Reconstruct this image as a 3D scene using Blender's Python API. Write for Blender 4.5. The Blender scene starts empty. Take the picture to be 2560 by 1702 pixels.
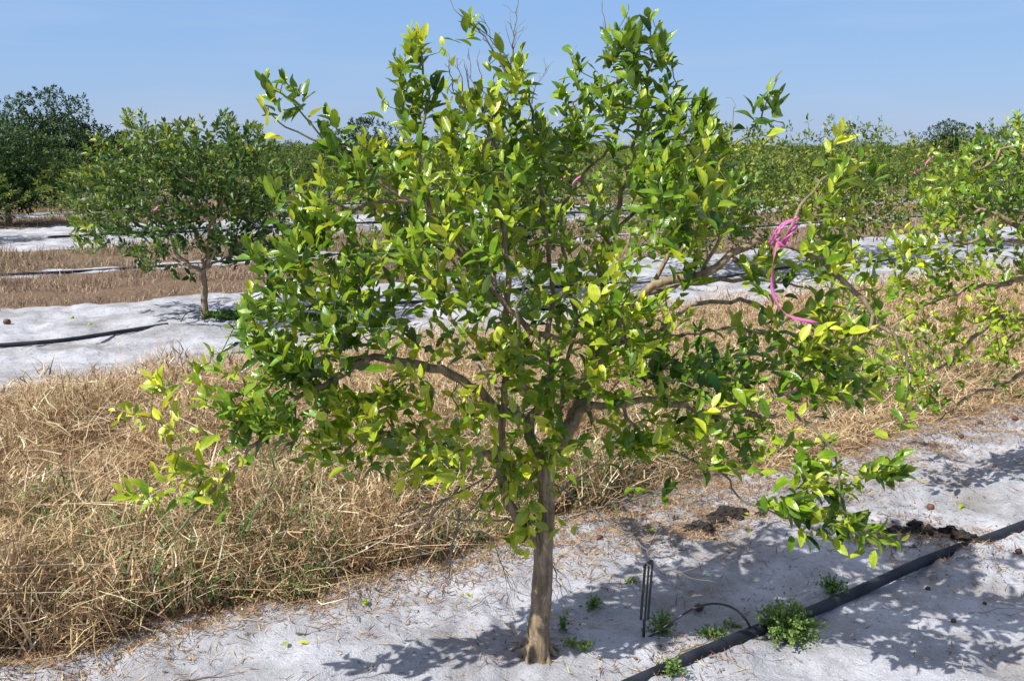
import bpy, math, random
import numpy as np
from mathutils import Vector

random.seed(7)
rng = np.random.default_rng(11)
sc = bpy.context.scene
col = sc.collection
R = math.radians

# ------------------------------------------------------------------ camera, sky, sun, exposure
CAM_H, PITCH, FPX = 1.65, R(11.2), 2450.0          # focal length in pixels of a 2560 px wide frame
cam = bpy.data.cameras.new("camera")
cam.sensor_width = 36.0
cam.lens = FPX / 2560 * 36
cam.clip_start, cam.clip_end = 0.05, 9000
co = bpy.data.objects.new("camera", cam)
col.objects.link(co)
co.location = (0, 0, CAM_H)
co.rotation_euler = (R(90) - PITCH, 0, 0)
sc.camera = co

SUN_EL, SUN_DIR = R(49), Vector((-0.86, -0.52, 0)).normalized()
world = bpy.data.worlds.new("World")
sc.world = world
world.use_nodes = True
wt = world.node_tree
bg = wt.nodes["Background"]
sky = wt.nodes.new("ShaderNodeTexSky")
sky.sky_type = 'NISHITA'
sky.sun_disc = False
sky.sun_elevation = SUN_EL
sky.sun_rotation = math.atan2(SUN_DIR.x, SUN_DIR.y)
sky.air_density = 0.9
sky.dust_density = 0.3
sky.ozone_density = 2.5
hs = wt.nodes.new("ShaderNodeHueSaturation")
hs.inputs['Saturation'].default_value = 1.0
hs.inputs['Value'].default_value = 1.0
# a faint wisp of high cloud, part of the sky itself
tcw = wt.nodes.new("ShaderNodeTexCoord")
mpw = wt.nodes.new("ShaderNodeMapping")
mpw.inputs['Scale'].default_value = (2.0, 2.0, 16.0)
nzw = wt.nodes.new("ShaderNodeTexNoise")
nzw.inputs['Scale'].default_value = 1.3
nzw.inputs['Detail'].default_value = 5
crw = wt.nodes.new("ShaderNodeValToRGB")
crw.color_ramp.elements[0].position = 0.50
crw.color_ramp.elements[1].position = 0.85
crw.color_ramp.elements[0].color = (0, 0, 0, 1)
crw.color_ramp.elements[1].color = (.28, .28, .28, 1)
mxw = wt.nodes.new("ShaderNodeMixRGB")
mxw.inputs[2].default_value = (5.0, 5.2, 6.0, 1)
gmm = wt.nodes.new("ShaderNodeMixRGB")
gmm.blend_type = 'MULTIPLY'
gmm.inputs[0].default_value = 1.0
gmm.inputs[2].default_value = (1, 1, 1, 1)
L = wt.links.new
L(tcw.outputs['Generated'], mpw.inputs[0])
L(mpw.outputs[0], nzw.inputs['Vector'])
L(nzw.outputs['Fac'], crw.inputs[0])
sxyz = wt.nodes.new("ShaderNodeSeparateXYZ")
L(tcw.outputs['Generated'], sxyz.inputs[0])
grw = wt.nodes.new("ShaderNodeValToRGB")          # sky colour by height above horizon; unseen upper part darkened to cut fill light
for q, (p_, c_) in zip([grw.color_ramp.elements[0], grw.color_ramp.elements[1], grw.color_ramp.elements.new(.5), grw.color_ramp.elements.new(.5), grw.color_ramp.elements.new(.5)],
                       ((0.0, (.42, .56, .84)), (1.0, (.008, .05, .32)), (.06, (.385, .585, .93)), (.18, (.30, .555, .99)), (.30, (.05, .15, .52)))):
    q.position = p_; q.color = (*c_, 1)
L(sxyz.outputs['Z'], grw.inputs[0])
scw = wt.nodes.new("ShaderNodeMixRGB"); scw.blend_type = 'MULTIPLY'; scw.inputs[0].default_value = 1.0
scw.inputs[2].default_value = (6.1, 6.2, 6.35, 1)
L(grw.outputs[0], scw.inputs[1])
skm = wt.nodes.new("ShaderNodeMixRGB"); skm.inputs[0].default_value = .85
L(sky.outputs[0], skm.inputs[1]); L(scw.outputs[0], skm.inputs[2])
L(skm.outputs[0], hs.inputs['Color'])
L(hs.outputs[0], gmm.inputs[1])
L(crw.outputs[0], mxw.inputs[0])
L(gmm.outputs[0], mxw.inputs[1])
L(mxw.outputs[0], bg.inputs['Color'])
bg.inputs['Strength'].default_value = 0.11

sun = bpy.data.lights.new("sun", 'SUN')
sun.energy = 5.0
sun.angle = R(0.53)
sun.color = (1.0, 0.965, 0.90)
so = bpy.data.objects.new("sun", sun)
col.objects.link(so)
sd = Vector((SUN_DIR.x * math.cos(SUN_EL), SUN_DIR.y * math.cos(SUN_EL), math.sin(SUN_EL)))
so.rotation_euler = (-sd).to_track_quat('-Z', 'Y').to_euler()

sc.view_settings.view_transform = 'Standard'
sc.view_settings.look = 'None'
sc.view_settings.gamma = 1.0
sc.view_settings.use_curve_mapping = False
sc.view_settings.exposure = 0.32
sc.render.engine = 'CYCLES'
sc.cycles.max_bounces = 6
sc.cycles.diffuse_bounces = 3
sc.cycles.transmission_bounces = 3
sc.cycles.glossy_bounces = 2
sc.cycles.transparent_max_bounces = 4

# ------------------------------------------------------------------ helpers
def at(u, v, Y):
    """pixel of the 2560x1702 photograph at distance Y in front of the viewer -> world point"""
    x = (u - 1280) / FPX
    y = -(v - 851) / FPX
    c, s = math.cos(PITCH), math.sin(PITCH)
    t = Y / (c + y * s)
    return np.array((x * t, Y, CAM_H + t * (-s + y * c)))

def atg(u, v):
    """pixel -> point on the ground plane"""
    x = (u - 1280) / FPX
    y = -(v - 851) / FPX
    c, s = math.cos(PITCH), math.sin(PITCH)
    t = -CAM_H / (-s + y * c)
    return np.array((x * t, (c + y * s) * t))

def tag(o, label=None, cat=None, group=None, kind=None):
    if label: o['label'] = label
    if cat: o['category'] = cat
    if group: o['group'] = group
    if kind: o['kind'] = kind
    return o

def empty(name, loc):
    o = bpy.data.objects.new(name, None)
    o.empty_display_size = 0.1
    o.location = loc
    col.objects.link(o)
    return o

def mesh_np(name, V, tmpl, n_inst, vper, mat, parent=None, attrs=None, uv=None, smooth=True, loc=None):
    """V (n*vper,3); tmpl list of faces on one instance; attrs {name:(type, array per vertex)}"""
    me = bpy.data.meshes.new(name)
    V = np.asarray(V, dtype=np.float32)
    me.vertices.add(len(V))
    me.vertices.foreach_set('co', V.ravel())
    lt = np.array([len(f) for f in tmpl], dtype=np.int32)
    fl = np.concatenate([np.array(f) for f in tmpl]).astype(np.int32)
    offs = (np.arange(n_inst, dtype=np.int32) * vper)[:, None]
    loops = (fl[None, :] + offs).ravel()
    lts = np.tile(lt, n_inst)
    starts = np.concatenate(([0], np.cumsum(lts)[:-1])).astype(np.int32)
    me.loops.add(len(loops))
    me.loops.foreach_set('vertex_index', loops)
    me.polygons.add(len(lts))
    me.polygons.foreach_set('loop_start', starts)
    me.polygons.foreach_set('loop_total', lts)
    me.polygons.foreach_set('use_smooth', np.full(len(lts), smooth))
    for k, (ty, arr) in (attrs or {}).items():
        a = me.attributes.new(k, ty, 'POINT')
        a.data.foreach_set('value' if ty == 'FLOAT' else 'color', np.asarray(arr, dtype=np.float32).ravel())
    if uv is not None:
        u = me.uv_layers.new(name='UVMap')
        u.data.foreach_set('uv', np.tile(np.asarray(uv, dtype=np.float32)[fl], (n_inst, 1)).ravel())
    me.materials.append(mat)
    me.update(calc_edges=True)
    o = bpy.data.objects.new(name, me)
    if loc is not None: o.location = loc
    if parent: o.parent = parent
    col.objects.link(o)
    return o

def mesh_vf(name, verts, faces, mat, parent=None, smooth=True, attrs=None):
    me = bpy.data.meshes.new(name)
    me.from_pydata([tuple(map(float, v)) for v in verts], [], faces)
    me.polygons.foreach_set('use_smooth', np.full(len(faces), smooth))
    for k, arr in (attrs or {}).items():
        a = me.attributes.new(k, 'FLOAT', 'POINT')
        a.data.foreach_set('value', np.asarray(arr, dtype=np.float32))
    me.materials.append(mat)
    o = bpy.data.objects.new(name, me)
    if parent: o.parent = parent
    col.objects.link(o)
    return o

def _h(ix, iy, seed):
    n = (ix.astype(np.int64) * 374761393 + iy.astype(np.int64) * 668265263 + seed * 1442695041) & 0x7fffffff
    n = ((n ^ (n >> 13)) * 1274126177) & 0x7fffffff
    return ((n ^ (n >> 16)) & 0xffff) / 65535.0

def vn(x, y, seed=0):
    x = np.asarray(x, dtype=np.float64); y = np.asarray(y, dtype=np.float64)
    ix, iy = np.floor(x), np.floor(y)
    fx, fy = x - ix, y - iy
    fx = fx * fx * (3 - 2 * fx); fy = fy * fy * (3 - 2 * fy)
    a, b = _h(ix, iy, seed), _h(ix + 1, iy, seed)
    c, d = _h(ix, iy + 1, seed), _h(ix + 1, iy + 1, seed)
    return (a * (1 - fx) + b * fx) * (1 - fy) + (c * (1 - fx) + d * fx) * fy

def fbm(x, y, seed=0, o=3):
    t, a, s = 0, .5, 0
    for k in range(o):
        t = t + a * vn(x * 2 ** k, y * 2 ** k, seed + k * 17); s += a; a *= .5
    return t / s

def sstep(a, b, x):
    t = np.clip((x - a) / (b - a), 0, 1)
    return t * t * (3 - 2 * t)

RD = np.array((0.829, 0.559)); RN = np.array((-0.559, 0.829))     # along the rows / across the rows
def ns(x, y): return x * RN[0] + y * RN[1], x * RD[0] + y * RD[1]
def ns_xy(n, s): return n * RN[0] + s * RD[0], n * RN[1] + s * RD[1]

BANDS = [(-9.5, -4.2), (-1.6, 3.30), (7.05, 11.05), (13.75, 14.35), (17.2, 22.3), (25.6, 27.3), (32.5, 34.3), (39.2, 41.), (46, 47.6), (53, 54.6), (60., 61.6), (67., 68.6), (74, 75.6)]
def sandm(x, y):
    n, s = ns(x, y)
    w = n + (fbm(s * .9, n * .9, 5) - .5) * (.55 + .5 * (n > 10)) + (fbm(s * 4, n * 4, 9) - .5) * .28
    m = np.zeros_like(w)
    for a, b in BANDS:
        m = np.maximum(m, sstep(a - .10, a + .10, w) * (1 - sstep(b - .10, b + .10, w)))
    return m

TREE_N = [2.385, 9.43, 19.9, 26.6, 33.3, 40., 47., 54., 61., 68., 75., 82.]
def gh(x, y):
    x = np.asarray(x, dtype=np.float64); y = np.asarray(y, dtype=np.float64)
    n, s = ns(x, y)
    m = sandm(x, y)
    r = np.hypot(x, y)
    near = 1 - sstep(18, 45, r)
    z = (fbm(x * .7, y * .7, 31) - .5) * .045 * near
    z = z + m * near * ((fbm(x * 3.2, y * 3.2, 41) - .5) * .055 + (fbm(x * 9, y * 9, 51) - .5) * .034 + ((vn(x * 26, y * 26, 53) - .5) * .016 + (vn(x * 13, y * 13, 55) - .5) * .022) * (r < 9) * (.25 + sstep(.42, .62, fbm(x * 1.5, y * 1.5, 57))))
    pit = vn(x * 3.7 + 5, y * 3.7, 77)
    z = z - m * near * sstep(.66, .88, pit) * .032
    z = z + (1 - m) * (fbm(x * 2.2, y * 2.2, 61) - .5) * .05 * near
    for (tx, ty, hh, rr) in ((.078, 2.93, .02, .25), (-2.99, 9.36, .06, .6), (2.95, 4.87, .05, .6)):
        z = z + hh * np.exp(-((x - tx) ** 2 + (y - ty) ** 2) / rr ** 2)
    # keep the ground at the height measured under the near tree
    return z

# ------------------------------------------------------------------ materials
def newmat(name):
    m = bpy.data.materials.new(name)
    m.use_nodes = True
    nt = m.node_tree
    return m, nt, nt.nodes['Principled BSDF'], nt.links.new

def nd(nt, ty, **kw):
    n = nt.nodes.new(ty)
    for k, v in kw.items():
        if k in n.inputs: n.inputs[k].default_value = v
        else: setattr(n, k, v)
    return n

def ramp(nt, stops):
    r = nt.nodes.new('ShaderNodeValToRGB')
    e = r.color_ramp.elements
    while len(e) < len(stops): e.new(.5)
    for q, (p, c) in zip(e, stops):
        q.position = p
        q.color = (*c, 1)
    return r

def simple(name, c, rough=.7, noise=0., scale=20., c2=None, spec=.5, bump=0.):
    m, nt, b, l = newmat(name)
    b.inputs['Base Color'].default_value = (*c, 1)
    b.inputs['Roughness'].default_value = rough
    b.inputs['Specular IOR Level'].default_value = spec
    if c2:
        tc = nd(nt, 'ShaderNodeTexCoord')
        nz = nd(nt, 'ShaderNodeTexNoise', Scale=scale, Detail=4.)
        l(tc.outputs['Object'], nz.inputs['Vector'])
        rp = ramp(nt, [(.35, c), (.65, c2)])
        l(nz.outputs['Fac'], rp.inputs[0]); l(rp.outputs[0], b.inputs['Base Color'])
        if bump:
            bp = nd(nt, 'ShaderNodeBump', Strength=bump, Distance=.005)
            l(nz.outputs['Fac'], bp.inputs['Height']); l(bp.outputs[0], b.inputs['Normal'])
    return m

def leaf_mat(name, dark, mid, yellow, gloss=.34, veins=True, trans=.25, spec=.5):
    m, nt, b, l = newmat(name)
    at_ = nd(nt, 'ShaderNodeAttribute', attribute_name='tone')
    rp = ramp(nt, [(0., dark), (.45, mid), (.75, tuple((p + q) / 2 for p, q in zip(mid, yellow))), (1., yellow)])
    fac = at_.outputs['Fac']
    if veins:
        uv = nd(nt, 'ShaderNodeUVMap')
        sp = nd(nt, 'ShaderNodeSeparateXYZ')
        l(uv.outputs[0], sp.inputs[0])
        ab = nd(nt, 'ShaderNodeMath', operation='ABSOLUTE'); l(sp.outputs[0], ab.inputs[0])
        # side veins sweep forward from the midrib
        k1 = nd(nt, 'ShaderNodeMath', operation='MULTIPLY'); k1.inputs[1].default_value = .35
        l(ab.outputs[0], k1.inputs[0])
        k2 = nd(nt, 'ShaderNodeMath', operation='SUBTRACT'); l(sp.outputs[1], k2.inputs[0]); l(k1.outputs[0], k2.inputs[1])
        k3 = nd(nt, 'ShaderNodeMath', operation='MULTIPLY'); k3.inputs[1].default_value = 50.
        l(k2.outputs[0], k3.inputs[0])
        k4 = nd(nt, 'ShaderNodeMath', operation='SINE'); l(k3.outputs[0], k4.inputs[0])
        k5 = nd(nt, 'ShaderNodeMath', operation='MULTIPLY_ADD'); k5.inputs[1].default_value = .018; k5.inputs[2].default_value = -.005
        l(k4.outputs[0], k5.inputs[0])
        mr = nd(nt, 'ShaderNodeMapRange'); mr.inputs['From Min'].default_value = .0; mr.inputs['From Max'].default_value = .14
        mr.inputs['To Min'].default_value = -.16; mr.inputs['To Max'].default_value = 0.
        l(ab.outputs[0], mr.inputs['Value'])
        tc = nd(nt, 'ShaderNodeTexCoord')
        nz = nd(nt, 'ShaderNodeTexNoise', Scale=55., Detail=2.)
        l(tc.outputs['Object'], nz.inputs['Vector'])
        k6 = nd(nt, 'ShaderNodeMath', operation='MULTIPLY_ADD'); k6.inputs[1].default_value = .5; k6.inputs[2].default_value = -.25
        l(nz.outputs['Fac'], k6.inputs[0])
        s1 = nd(nt, 'ShaderNodeMath', operation='ADD'); l(fac, s1.inputs[0]); l(k5.outputs[0], s1.inputs[1])
        s2 = nd(nt, 'ShaderNodeMath', operation='ADD'); l(s1.outputs[0], s2.inputs[0]); l(mr.outputs[0], s2.inputs[1])
        s3 = nd(nt, 'ShaderNodeMath', operation='ADD'); l(s2.outputs[0], s3.inputs[0]); l(k6.outputs[0], s3.inputs[1])
        fac = s3.outputs[0]
        bp = nd(nt, 'ShaderNodeBump', Strength=.15, Distance=.002)
        l(k4.outputs[0], bp.inputs['Height']); l(bp.outputs[0], b.inputs['Normal'])
    l(fac, rp.inputs[0])
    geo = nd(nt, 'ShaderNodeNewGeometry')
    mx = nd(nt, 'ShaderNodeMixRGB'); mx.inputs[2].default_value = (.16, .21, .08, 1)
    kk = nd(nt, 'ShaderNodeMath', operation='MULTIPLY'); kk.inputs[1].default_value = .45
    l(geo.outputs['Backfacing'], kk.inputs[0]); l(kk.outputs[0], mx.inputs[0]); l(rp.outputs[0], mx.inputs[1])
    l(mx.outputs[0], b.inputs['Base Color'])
    rr = nd(nt, 'ShaderNodeMath', operation='MULTIPLY_ADD'); rr.inputs[1].default_value = .3; rr.inputs[2].default_value = gloss
    l(geo.outputs['Backfacing'], rr.inputs[0]); l(rr.outputs[0], b.inputs['Roughness'])
    b.inputs['Specular IOR Level'].default_value = spec
    tr = nd(nt, 'ShaderNodeBsdfTranslucent')
    hs = nd(nt, 'ShaderNodeMixRGB', blend_type='MULTIPLY'); hs.inputs[0].default_value = 1; hs.inputs[2].default_value = (1.9, 1.6, .4, 1)
    l(rp.outputs[0], hs.inputs[1]); l(hs.outputs[0], tr.inputs['Color'])
    ms = nd(nt, 'ShaderNodeMixShader'); ms.inputs[0].default_value = trans
    out = nt.nodes['Material Output']
    l(b.outputs[0], ms.inputs[1]); l(tr.outputs[0], ms.inputs[2]); l(ms.outputs[0], out.inputs['Surface'])
    return m

M_LEAF = leaf_mat('citrus_leaf', (.014, .062, .006), (.145, .27, .013), (.62, .66, .05), gloss=.27, trans=.22)
M_LEAF_FAR = leaf_mat('citrus_leaf_plain', (.009, .036, .005), (.052, .122, .008), (.38, .42, .05), gloss=.42, trans=.17, spec=.35, veins=False)
M_LEAF_DARK = leaf_mat('mature_leaf', (.012, .045, .008), (.04, .10, .014), (.24, .26, .05), gloss=.5, veins=False, trans=.12, spec=.3)

def bark_mat():
    m, nt, b, l = newmat('bark')
    tc = nd(nt, 'ShaderNodeTexCoord')
    mp = nd(nt, 'ShaderNodeMapping'); mp.inputs['Scale'].default_value = (60, 60, 9)
    nz = nd(nt, 'ShaderNodeTexNoise', Scale=1., Detail=6., Roughness=.65)
    l(tc.outputs['Object'], mp.inputs[0]); l(mp.outputs[0], nz.inputs['Vector'])
    nz2 = nd(nt, 'ShaderNodeTexNoise', Scale=14., Detail=3.); l(tc.outputs['Object'], nz2.inputs['Vector'])
    r1 = ramp(nt, [(.3, (.09, .065, .042)), (.5, (.30, .22, .13)), (.75, (.50, .39, .25))])
    l(nz.outputs['Fac'], r1.inputs[0])
    r2 = ramp(nt, [(.35, (.75, .72, .7)), (.7, (1.1, 1.1, 1.1))]); l(nz2.outputs['Fac'], r2.inputs[0])
    mu = nd(nt, 'ShaderNodeMixRGB', blend_type='MULTIPLY'); mu.inputs[0].default_value = 1
    l(r1.outputs[0], mu.inputs[1]); l(r2.outputs[0], mu.inputs[2])
    ag = nd(nt, 'ShaderNodeAttribute', attribute_name='rad')
    mr = nd(nt, 'ShaderNodeMapRange'); mr.inputs['From Min'].default_value = .0018; mr.inputs['From Max'].default_value = .0055
    l(ag.outputs['Fac'], mr.inputs['Value'])
    nl_ = nd(nt, 'ShaderNodeTexNoise', Scale=45., Detail=5., Roughness=.7); l(tc.outputs['Object'], nl_.inputs['Vector'])
    rl = ramp(nt, [(.56, (0, 0, 0)), (.66, (.55, .55, .55))]); l(nl_.outputs['Fac'], rl.inputs[0])
    ml = nd(nt, 'ShaderNodeMixRGB'); ml.inputs[2].default_value = (.46, .43, .35, 1)
    l(rl.outputs[0], ml.inputs[0]); l(mu.outputs[0], ml.inputs[1]); mu = ml
    mx = nd(nt, 'ShaderNodeMixRGB'); mx.inputs[1].default_value = (.11, .15, .045, 1)
    l(mr.outputs[0], mx.inputs[0]); l(mu.outputs[0], mx.inputs[2])
    l(mx.outputs[0], b.inputs['Base Color'])
    b.inputs['Roughness'].default_value = .8
    bp = nd(nt, 'ShaderNodeBump', Strength=.9, Distance=.008)
    l(nz.outputs['Fac'], bp.inputs['Height']); l(bp.outputs[0], b.inputs['Normal'])
    return m
M_BARK = bark_mat()
M_DEAD = simple('dead_twig_bark', (.30, .26, .21), .9, c2=(.16, .12, .09), scale=30)

def vcol_mat(name, rough=.75, trans=.2, spec=.3):
    m, nt, b, l = newmat(name)
    a = nd(nt, 'ShaderNodeAttribute', attribute_name='col')
    l(a.outputs['Color'], b.inputs['Base Color'])
    b.inputs['Roughness'].default_value = rough
    b.inputs['Specular IOR Level'].default_value = spec
    if trans:
        tr = nd(nt, 'ShaderNodeBsdfTranslucent'); l(a.outputs['Color'], tr.inputs['Color'])
        ms = nd(nt, 'ShaderNodeMixShader'); ms.inputs[0].default_value = trans
        l(b.outputs[0], ms.inputs[1]); l(tr.outputs[0], ms.inputs[2])
        l(ms.outputs[0], nt.nodes['Material Output'].inputs['Surface'])
    return m
M_GRASS = vcol_mat('grass_blades', trans=.12)
M_LITTER = vcol_mat('litter_bits', .9, .0)

def ground_mat():
    m, nt, b, l = newmat('ground')
    geo = nd(nt, 'ShaderNodeNewGeometry')
    a = nd(nt, 'ShaderNodeAttribute', attribute_name='sand')
    n1 = nd(nt, 'ShaderNodeTexNoise', Scale=9., Detail=8., Roughness=.7); l(geo.outputs['Position'], n1.inputs['Vector'])
    ad = nd(nt, 'ShaderNodeMath', operation='MULTIPLY_ADD'); ad.inputs[1].default_value = .9; ad.inputs[2].default_value = -.45
    l(n1.outputs['Fac'], ad.inputs[0])
    sm = nd(nt, 'ShaderNodeMath', operation='ADD'); l(a.outputs['Fac'], sm.inputs[0]); l(ad.outputs[0], sm.inputs[1])
    mask = nd(nt, 'ShaderNodeMapRange'); mask.inputs['From Min'].default_value = .35; mask.inputs['From Max'].default_value = .65
    l(sm.outputs[0], mask.inputs['Value'])
    # sand colour
    n2 = nd(nt, 'ShaderNodeTexNoise', Scale=1.9, Detail=9., Roughness=.72); l(geo.outputs['Position'], n2.inputs['Vector'])
    rs = ramp(nt, [(.30, (.27, .25, .235)), (.45, (.375, .375, .40)), (.58, (.53, .54, .59))]); l(n2.outputs['Fac'], rs.inputs[0])
    n3 = nd(nt, 'ShaderNodeTexNoise', Scale=120., Detail=3., Roughness=.8); l(geo.outputs['Position'], n3.inputs['Vector'])
    rg = ramp(nt, [(.25, (.66, .64, .62)), (.5, (1, 1, 1)), (.8, (1.12, 1.12, 1.12))]); l(n3.outputs['Fac'], rg.inputs[0])
    mu = nd(nt, 'ShaderNodeMixRGB', blend_type='MULTIPLY'); mu.inputs[0].default_value = .8
    l(rs.outputs[0], mu.inputs[1]); l(rg.outputs[0], mu.inputs[2])
    # small dark organic crumbs
    n5 = nd(nt, 'ShaderNodeTexNoise', Scale=38., Detail=4., Roughness=.6); l(geo.outputs['Position'], n5.inputs['Vector'])
    rc = ramp(nt, [(.61, (0, 0, 0)), (.68, (1, 1, 1))]); l(n5.outputs['Fac'], rc.inputs[0])
    mc = nd(nt, 'ShaderNodeMixRGB'); mc.inputs[2].default_value = (.16, .12, .095, 1)
    km = nd(nt, 'ShaderNodeMath', operation='MULTIPLY'); km.inputs[1].default_value = .7
    l(rc.outputs[0], km.inputs[0]); l(km.outputs[0], mc.inputs[0]); l(mu.outputs[0], mc.inputs[1])
    # thatch colour between the rows
    n4 = nd(nt, 'ShaderNodeTexNoise', Scale=28., Detail=6., Roughness=.75); l(geo.outputs['Position'], n4.inputs['Vector'])
    rt = ramp(nt, [(.3, (.06, .04, .026)), (.5, (.17, .115, .075)), (.7, (.36, .26, .175))]); l(n4.outputs['Fac'], rt.inputs[0])
    mx = nd(nt, 'ShaderNodeMixRGB'); l(mask.outputs[0], mx.inputs[0]); l(rt.outputs[0], mx.inputs[1]); l(mc.outputs[0], mx.inputs[2])
    l(mx.outputs[0], b.inputs['Base Color'])
    b.inputs['Roughness'].default_value = .95
    b.inputs['Specular IOR Level'].default_value = .15
    sm1 = nd(nt, 'ShaderNodeMath', operation='MULTIPLY_ADD'); sm1.inputs[1].default_value = .25
    l(n3.outputs['Fac'], sm1.inputs[0]); l(n1.outputs['Fac'], sm1.inputs[2])
    bp = nd(nt, 'ShaderNodeBump', Strength=.9, Distance=.03)
    l(sm1.outputs[0], bp.inputs['Height']); l(bp.outputs[0], b.inputs['Normal'])
    return m
M_GROUND = ground_mat()
M_HOSE = simple('black_hose', (.010, .012, .018), .55, spec=.3, c2=(.032, .036, .046), scale=9)
M_PLASTIC = simple('black_plastic', (.018, .019, .021), .4, c2=(.05, .05, .05), scale=30)
M_ORANGE = simple('orange_fitting', (.42, .17, .05), .6)
M_PINK = simple('pink_tape', (.58, .14, .34), .6)
M_PEEL = simple('dried_peel', (.06, .028, .018), .75, c2=(.16, .07, .04), scale=40, bump=.5)
M_DARKORG = simple('dark_rot', (.010, .008, .007), .95, c2=(.04, .03, .025), scale=60, bump=.6)
M_WEED = leaf_mat('weed_leaf', (.06, .13, .03), (.12, .24, .05), (.34, .42, .10), gloss=.6, veins=False)

# ------------------------------------------------------------------ the ground: one sheet out to the horizon
def build_ground():
    r = [0.0, .6]
    while r[-1] < 4500:
        r.append(r[-1] * (1.0105 if r[-1] < 40 else 1.035))
    r = np.array(r)
    a = np.concatenate((np.linspace(-48, 48, 460), np.linspace(48, 312, 90)[1:-1]))
    a = np.radians(a)
    rr, aa = np.meshgrid(r, a, indexing='ij')
    x, y = rr * np.sin(aa), rr * np.cos(aa)
    x[0] *= 0; y[0] *= 0
    z = gh(x, y)
    nr, na = x.shape
    V = np.stack((x, y, z), -1).reshape(-1, 3)
    i, j = np.meshgrid(np.arange(nr - 1), np.arange(na), indexing='ij')
    j2 = (j + 1) % na
    F = np.stack((i * na + j, i * na + j2, (i + 1) * na + j2, (i + 1) * na + j), -1).reshape(-1, 4)[:, ::-1]
    me = bpy.data.meshes.new('ground')
    me.vertices.add(len(V)); me.vertices.foreach_set('co', V.astype(np.float32).ravel())
    me.loops.add(F.size); me.loops.foreach_set('vertex_index', F.astype(np.int32).ravel())
    me.polygons.add(len(F))
    me.polygons.foreach_set('loop_start', np.arange(0, F.size, 4, dtype=np.int32))
    me.polygons.foreach_set('loop_total', np.full(len(F), 4, dtype=np.int32))
    me.polygons.foreach_set('use_smooth', np.full(len(F), True))
    at_ = me.attributes.new('sand', 'FLOAT', 'POINT')
    at_.data.foreach_set('value', sandm(x, y).astype(np.float32).ravel())
    me.materials.append(M_GROUND)
    me.update(calc_edges=True)
    o = bpy.data.objects.new('ground', me)
    col.objects.link(o)
    tag(o, kind='structure')
build_ground()

# ------------------------------------------------------------------ leaves
def norm(v):
    return v / np.maximum(np.linalg.norm(v, axis=-1, keepdims=True), 1e-9)

def leaf_template(nseg, pet=.06):
    ts = np.linspace(0, 1, nseg + 1)
    prof = np.sin(np.pi * np.clip(ts, 0, 1) ** .82) ** .85
    pts, uv, faces = [], [], []
    pts.append((0, 0)); uv.append((0, 0))
    idx = [[0]]
    for t, w in list(zip(ts, prof))[1:-1]:
        base = len(pts)
        for sx in (-1, 0, 1):
            pts.append((t, sx * w)); uv.append((sx, t))
        idx.append([base, base + 1, base + 2])
    pts.append((1, 0)); uv.append((0, 1)); idx.append([len(pts) - 1])
    for k in range(len(idx) - 1):
        a, b = idx[k], idx[k + 1]
        if len(a) == 1 and len(b) == 3: faces += [(a[0], b[1], b[0]), (a[0], b[2], b[1])]
        elif len(a) == 3 and len(b) == 1: faces += [(a[0], a[1], b[0]), (a[1], a[2], b[0])]
        else: faces += [(a[0], a[1], b[1], b[0]), (a[1], a[2], b[2], b[1])]
    return np.array(pts), np.array(uv), faces

def leaves(name, P, D, U, Ln, W, tone, curl, fold, mat, parent, nseg=6, wave=True, label=None):
    """P base points, D directions, U up vectors (leaf faces U), Ln lengths, W half widths"""
    T, uv, faces = leaf_template(nseg)
    D = norm(D)
    S = norm(np.cross(D, U)); N = np.cross(S, D)
    t = T[:, 0][None, :, None]; w = T[:, 1][None, :, None]
    Ln_, W_, cu, fo = (q[:, None, None] for q in (Ln, W, curl, fold))
    tt = t + .07
    V = P[:, None] + D[:, None] * (tt * Ln_) * (1 - .12 * cu * t * t) + S[:, None] * (w * W_) * (1 - .12 * fo)
    zz = -cu * Ln_ * t * t * .45 + fo * W_ * np.abs(w)
    if wave:
        ph = rng.uniform(0, 6.28, len(P))[:, None, None]
        zz = zz + np.sin(t * 7 + ph + w * 1.5) * W_ * .13 * np.abs(w)
    V = V + N[:, None] * zz
    k = T.shape[0]
    o = mesh_np(name, V.reshape(-1, 3), faces, len(P), k, mat, parent,
                attrs={'tone': ('FLOAT', np.repeat(tone, k))}, uv=uv)
    return o

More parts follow.
